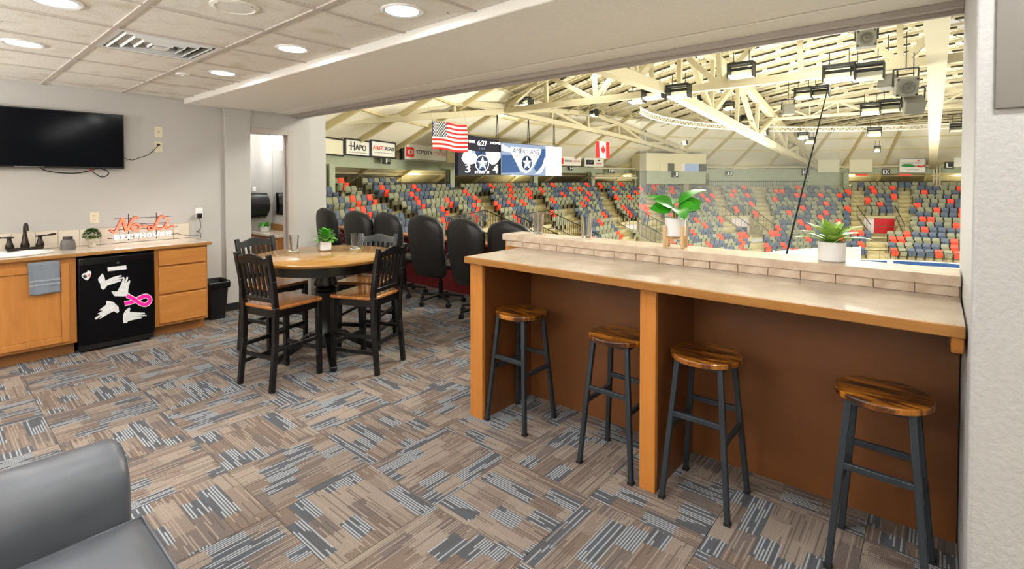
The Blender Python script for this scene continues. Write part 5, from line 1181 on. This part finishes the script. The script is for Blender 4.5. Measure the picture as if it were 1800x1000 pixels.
put, shp = ring_sign('advert_sign', 653, 695.3, 249.5, 276.5, 'white sign with red and grey slanted lettering', frame='rail')
put('FAST', .06, .44, .46, .70, 'inkred', shear=.16); put('SIGNS', .48, .90, .46, .70, 'inkblack', shear=.16); put('More than fast. More than signs.', .1, .9, .24, .31, 'inkgrey')
def tri_logo(shp, u0, u1, v0, v1):
    shp([(u0, v0), (u1, v0), (u1, v1), (u0, v1)], 'inkred', 'logo_square')
    cu, cv, ru, rv = (u0 + u1) / 2, (v0 + v1) / 2, (u1 - u0) * .34, (v1 - v0) * .26
    for a, b, w_ in ((ru, rv, .8), (ru * .35, rv * .95, .0), ):
        for i in range(16):
            t0, t1 = 2 * pi * i / 16, 2 * pi * (i + 1) / 16; shp([(cu + a * cos(t0), cv + b * sin(t0)), (cu + a * cos(t1), cv + b * sin(t1)), (cu + a * .78 * cos(t1), cv + b * .78 * sin(t1)), (cu + a * .78 * cos(t0), cv + b * .78 * sin(t0))], 'inkwhite', 'logo_ring', .03)
put, shp = ring_sign('advert_sign', 711, 785, 254.5, 282, 'wide white sign with a red logo square beside the flag', frame='inkgrey')
tri_logo(shp, .035, .20, .16, .74); put('TOYOTA', .25, .625, .36, .62, 'inkblack'); put('CENTER', .655, .985, .36, .60, 'inkpink')
ring_sign('sign_end_cap', 706.5, 709.8, 254, 281, 'black end cap of the wide white sign', 'signblack')
put, shp = ring_sign('advert_sign', 985, 1021, 276, 291, 'small white sign with a pink logo square past the video screen')
shp([(.02, .15), (.14, .15), (.14, .85), (.02, .85)], 'inkred', 'logo_square'); put('TOYOTA', .2, .55, .4, .65, 'inkblack'); put('CENTER', .58, .95, .4, .65, 'inkpink')
put, shp = ring_sign('advert_sign', 1028, 1061, 278, 293, 'small half black, half white sign near the small balcony')
shp([(.06, .25), (.46, .25), (.46, .78), (.06, .78)], 'signblack', 'black_panel'); put('PUBLIC', .12, .40, .45, .6, 'inkwhite', 'lettering_white'); shp([(.62, .7), (.72, .82), (.84, .75), (.74, .62)], 'inkblack', 'bird_emblem'); put('STADIUM', .6, .88, .3, .45, 'inkred')
ring_sign('blank_sign', 1437, 1475, 281, 303, 'blank cream sign beside the letter K', 'signblank'); ring_sign('blank_sign', 1492, 1533, 280.5, 303, 'blank cream sign between the letters K and KK', 'signblank')
put, shp = ring_sign('advert_sign', 1580, 1626, 279, 303, 'white sign with a green and red swoosh past the letters KK', frame='inkgrey')
put('COLUMBIA PARK', .08, .82, .60, .76, 'inkgrey'); put('GOLF COURSE', .3, .75, .16, .24, 'inkgrey')
shp([(.06, .52), (.2, .62), (.4, .62), (.6, .5), (.72, .46), (.5, .40), (.25, .40), (.12, .44)], 'inkgreen', 'green_swoosh'); shp([(.6, .46), (.74, .52), (.9, .48), (.98, .62), (.96, .40), (.86, .36), (.72, .38)], 'inkred', 'red_swoosh'); shp([(.66, .84), (.72, .9), (.8, .82), (.72, .79)], 'inkred', 'red_flag_emblem')
ring_sign('blank_sign', 1676, 1712, 277, 293, 'white sign box beside the letter L', 'signwhite')
for w_, xa, xb, yt, yb, k in (('F', 674, 686.5, 277.5, 288.5, 14.95), ('H', 1000.5, 1008, 292, 299, 15.2), ('HH', 1070, 1080, 295, 304, 14.6), ('J', 1181, 1193, 301, 311.5, 11.9), ('JJ', 1275, 1287, 301, 309, 15.2), ('K', 1408.5, 1421.5, 297.5, 308.5, 15.2), ('KK', 1550, 1564, 297, 307.5, 15.2), ('L', 1659, 1676, 285, 296, 15.2)):
    put, shp = ring_sign('section_sign', xa, xb, yt, yb, 'small black section sign reading %s' % w_, 'signblack', k, th=.06); put(w_, (.36 if w_ == 'F' else .2) if len(w_) == 1 else .1, .84 if len(w_) == 1 else .9, .12, .88, 'inkwhite')
for xa, xb, lab in ((1503, 1525, 'thin red strip hanging under the blank signs'), (1579, 1602, 'thin red strip hanging under the green and red swoosh sign')): ring_sign('red_strip', xa, xb, 305.5, 309, lab, 'red', 15.2, 'banner', .05)
# press box at the corner, small balcony
A, Bq = ring_pt(1137, 12.3), ring_pt(1240, 12.3); mid = (A + Bq) / 2; zb, zm, zt = z_at(mid, 323), z_at(mid, 300), z_at(mid, 270)
pb = thing('press_box', 'cream and sage box room at the arena corner behind the net', 'booth', (mid.x, mid.y, zb)); d_ = Bq - A; n = Vector((d_.y, -d_.x, 0)).normalized(); n = n if (EYEV - mid).dot(n) > 0 else -n; A0 = -d_ / 2
U = lambda u, z, o=0: A0 + d_ * u + Vector((0, 0, z)) + n * o
B().prism([U(0, 0), U(1, 0), U(1, zm - zb), U(0, zm - zb)], -n * 2.2).obj('lower_wall', M['sage'], pb); B().prism([U(-.02, zm - zb, .05), U(1, zm - zb, .05), U(1, zt - zb, .05), U(-.02, zt - zb, .05)], -n * 2.2).obj('upper_wall', M['beigebox'], pb)
hh = zm - zb
for u0, u1, m in ((.2, .33, 'beigebox'), (.33, .44, 'slot'), (.44, .56, 'beigebox'), (.56, .62, 'palepanel'), (.63, .86, 'scrpale'), (.87, 1.0, 'slot')): B().prism([U(u0, hh - .05, .055), U(u1, hh - .05, .055), U(u1, hh + .65, .055), U(u0, hh + .65, .055)], n * .05).obj('window', M[m], pb)
pts = [ring_pt(x, 14.0) for x in (1042, 1061, 1080, 1099, 1117)]; zz = z_at(pts[2], 310)
railing('balcony_rail', 'cream balcony railing near the arena corner', [(p.x, p.y, zz) for p in pts], .72, .3, None, 'creamsteel', .05)
bb_ = thing('balcony', 'cream balcony slab under the cream railing at the corner', 'balcony', (pts[2].x, pts[2].y, zz - .25)); bm = B(); [bm.bar(p - pts[2] + Vector((0, 0, .12)), q - pts[2] + Vector((0, 0, .12)), .5, .2) for p, q in zip(pts, pts[1:])]; bm.obj('slab', M['creamsteel'], bb_)
for p in pts[::2]: B().bar(p - pts[2] + Vector((0, 0, .02)), p - pts[2] + Vector((0, 0, -.6)), .1).obj('post', M['creamsteel'], bb_)
# ---------------------------------------------------------------- score and video screens (outlines read onto the screen plane)
SYP = 20.0
sx = lambda px, py, o=0: aty(px, py, SYP) + Vector((0, -o, 0))
sb = thing('score_screen', 'dark hanging score screen showing 3 and 4', 'screen', sx(840, 308)); o1 = Vector(sb.location)
B().prism([sx(*p) - o1 for p in ((806, 308), (877.5, 308), (877.5, 247), (806, 234))], (0, .3, 0)).obj('housing', M['scrblack'], sb)
def sput(par, o_, word, xa, xb, ya, yb, m, slope=.085, nm='lettering', lift=.02):
    a, b, c = sx(xa, yb), sx(xb, yb + (xb - xa) * slope), sx(xa, ya); bm = B(); letters(bm, word, a - o_ + Vector((0, -lift, 0)), b - a, c - a, (0, -.02, 0)); bm.obj(nm, M[m], par)
def sshape(par, o_, poly, m, nm, lift=.01): B().prism([sx(*p) - o_ + Vector((0, -lift, 0)) for p in poly], (0, -.015, 0)).obj(nm, M[m], par)
sput(sb, o1, '3', 817, 826, 289, 303, 'scrwhite', .02); sput(sb, o1, '4', 866, 874.5, 289.5, 304, 'scrwhite', .02); sput(sb, o1, '6:27', 839, 855, 246.5, 255.5, 'scrwhite', .1); sput(sb, o1, 'VISITORS', 823, 834, 246, 250.5, 'scrwhite', .08); sput(sb, o1, 'HOME', 861, 879, 249, 253, 'scrwhite', .08); sput(sb, o1, '1ST', 842, 852, 259, 262, 'scrpale', .08); sput(sb, o1, '24 SHOT 20', 834, 859, 300, 304.5, 'scrwhite', .01)
sshape(sb, o1, [(815, 268), (824, 264), (834, 266), (838, 276), (836, 286), (826, 289), (816, 287), (811, 278)], 'scrwhite', 'white_crest'); sshape(sb, o1, [(853, 267), (879, 268), (879, 277), (872, 287), (866, 290), (860, 286), (855, 277)], 'scrwhite', 'white_shield')
def emblem(par, o_, cx, cy, rx, ry, lift):
    el = lambda f, n=24: [(cx + rx * f * sin(2 * pi * i / n), cy + ry * f * (cos(2 * pi * i / n)) * (1 if cos(2 * pi * i / n) < 0 else 1.0)) for i in range(n)]
    sshape(par, o_, el(1), 'scrwhite', 'emblem_rim', lift); sshape(par, o_, el(.9), 'scrnavy', 'emblem_field', lift + .02)
    sshape(par, o_, [(cx + rx * (.78 if k % 2 == 0 else .31) * sin(k * pi / 5), cy - ry * (.78 if k % 2 == 0 else .31) * cos(k * pi / 5)) for k in range(10)], 'scrwhite', 'star', lift + .04)
    for dx in (-.42, .42): sshape(par, o_, [(cx + rx * dx + rx * (.26 if k % 2 == 0 else .1) * sin(k * pi / 5), cy + ry * .1 - ry * (.26 if k % 2 == 0 else .1) * cos(k * pi / 5)) for k in range(10)], 'scrpale', 'small_star', lift + .06)
    sshape(par, o_, [(cx, cy + ry * .3), (cx + rx * .3, cy + ry * .66), (cx - rx * .3, cy + ry * .66)], 'scrblue', 'blue_peak', lift + .06)
sput(sb, o1, 'AMERICANS', 828, 855, 265, 272, 'scrblue', .04); emblem(sb, o1, 846.5, 287, 12, 15, .03)
vb = thing('video_screen', 'bright hanging video screen with a shield emblem reading AMERICANS', 'screen', sx(930, 309)); o2 = Vector(vb.location)
B().prism([sx(*p) - o2 for p in ((880, 307.5), (986.5, 310), (986.5, 258.5), (880, 250))], (0, .3, 0)).obj('housing', M['signblack'], vb)
sshape(vb, o2, [(880.5, 307), (986, 309.5), (986, 259), (880.5, 250.5)], 'scrpale', 'picture', .0)
sshape(vb, o2, [(959, 308.8), (986, 309.5), (986, 259), (959, 257)], 'scrwhite', 'white_panel', .02); sshape(vb, o2, [(881, 272), (900, 272), (909, 292), (914, 303), (881, 304)], 'scrblue', 'blue_ice', .02); sshape(vb, o2, [(881, 253), (898, 262), (898, 268), (881, 264)], 'scrwhite', 'light_patch', .02)
sshape(vb, o2, [(945, 305), (959, 286), (959, 262), (952, 262), (946, 278), (938, 296)], 'scrblue', 'blue_jersey', .02); sshape(vb, o2, [(940, 306), (952, 292), (957, 276), (958, 290), (950, 304)], 'scrwhite', 'jersey_stripe', .04)
sshape(vb, o2, [(897, 258), (950, 262.5), (948, 272), (936, 292), (930, 301), (923, 304.5), (915, 300), (908, 289), (899, 272)], 'scrwhite', 'shield', .05); sput(vb, o2, 'AMERICANS', 899.5, 945.5, 259.5, 268.5, 'scrnavy', .085, lift=.08)
sshape(vb, o2, [(902, 272), (912, 272.8), (914, 276), (904, 275)], 'scrred', 'red_bar', .08); sshape(vb, o2, [(935, 274.5), (945, 275), (943, 278), (933, 277.6)], 'scrred', 'red_bar', .08); emblem(vb, o2, 923.5, 286.5, 10, 14.5, .09)
for px, py in ((876, 246), (931, 252), (976, 256)):
    p = sx(px, py - .6); cbl = B().tube([p + Vector((-.1, .1, 0)), p + Vector((.25, .3, 2.0))], .025, 5).tube([p + Vector((.1, .1, 0)), p + Vector((.25, .3, 2.0))], .025, 5).obj('screen_hanger', M['rail']); tag(cbl, {876: 'black hanging cables between the score and video screens', 931: 'black hanging cables over the middle of the video screen', 976: 'black hanging cables over the white end of the video screen'}[px], 'cable')
# flags
def flag(name, label, corners, Y, cells, ncol, nrow, amp):
    c0 = aty(*corners[0], Y); t = thing(name, label, 'flag', c0); P = [aty(*c, Y) - c0 for c in corners]     # TL, TR, BR, BL
    bm = B(); S2 = lambda u, v: P[0] * (1 - u) * (1 - v) + P[1] * u * (1 - v) + P[2] * u * v + P[3] * (1 - u) * v + Vector((0, amp * sin(u * 9 + v * 2), amp * .5 * sin(u * 7)))
    for j in range(nrow):
        for i in range(ncol): bm.add([S2(i / ncol, j / nrow), S2((i + 1) / ncol, j / nrow), S2((i + 1) / ncol, (j + 1) / nrow), S2(i / ncol, (j + 1) / nrow)], [(3, 2, 1, 0)], cells(i, j))
    bm.obj('cloth', [M['flagred'], M['flagwhite'], M['flagblue']], t, solid=.01)
    B().tube([P[0] + Vector((0, 0, .03)), P[1] + Vector((0, 0, .03))], .02, 6).obj('top_rod', M['creamsteel'], t)
    bm = B(); [bm.tube([p, p + Vector((0, .3, .75))], .008, 4) for p in (P[0], P[1])]; bm.obj('hanging_line', M['creamsteel'], t); return t, S2
t, S2 = flag('stars_and_stripes_flag', 'hanging flag with red and white stripes and a starred blue corner', [(760, 212.5), (821, 220.5), (821.5, 268.5), (762, 262)], 17.0, lambda i, j: 2 if (j < 7 and i < 6) else (0 if j % 2 == 0 else 1), 16, 13, .05)
bm = B()
for j in range(9):
    for i in range(6 if j % 2 == 0 else 5):
        u, v = (.03 + i * .063 + (0 if j % 2 == 0 else .031)), .035 + j * .058; c = S2(u, v) + Vector((0, -.03, 0))
        bm.prism([c + Vector((.056 * (1 if k % 2 == 0 else .45) * sin(k * pi / 5), 0, .056 * (1 if k % 2 == 0 else .45) * cos(k * pi / 5))) for k in range(10)], (0, -.004, 0))
o = bm.obj('stars', M['flagwhite'], t); o['kind'] = 'stuff'
t, S2 = flag('maple_leaf_flag', 'small hanging red and white flag with a red leaf', [(1047.5, 248), (1071, 250), (1071, 278.5), (1048, 277)], 18.0, lambda i, j: 0 if i < 3 or i > 8 else 1, 12, 6, .02)
ml = [(.5, .12), (.56, .24), (.63, .2), (.61, .42), (.70, .32), (.72, .38), (.82, .36), (.77, .48), (.83, .53), (.66, .68), (.68, .75), (.52, .72), (.52, .88), (.48, .88), (.48, .72), (.32, .75), (.34, .68), (.17, .53), (.23, .48), (.18, .36), (.28, .38), (.30, .32), (.39, .42), (.37, .2), (.44, .24)]
B().prism([S2(.5 + (u - .5) * .55, .5 + (v - .5) * .8) + Vector((0, -.03, 0)) for u, v in ml], (0, -.01, 0)).obj('leaf_emblem', M['flagred'], t)
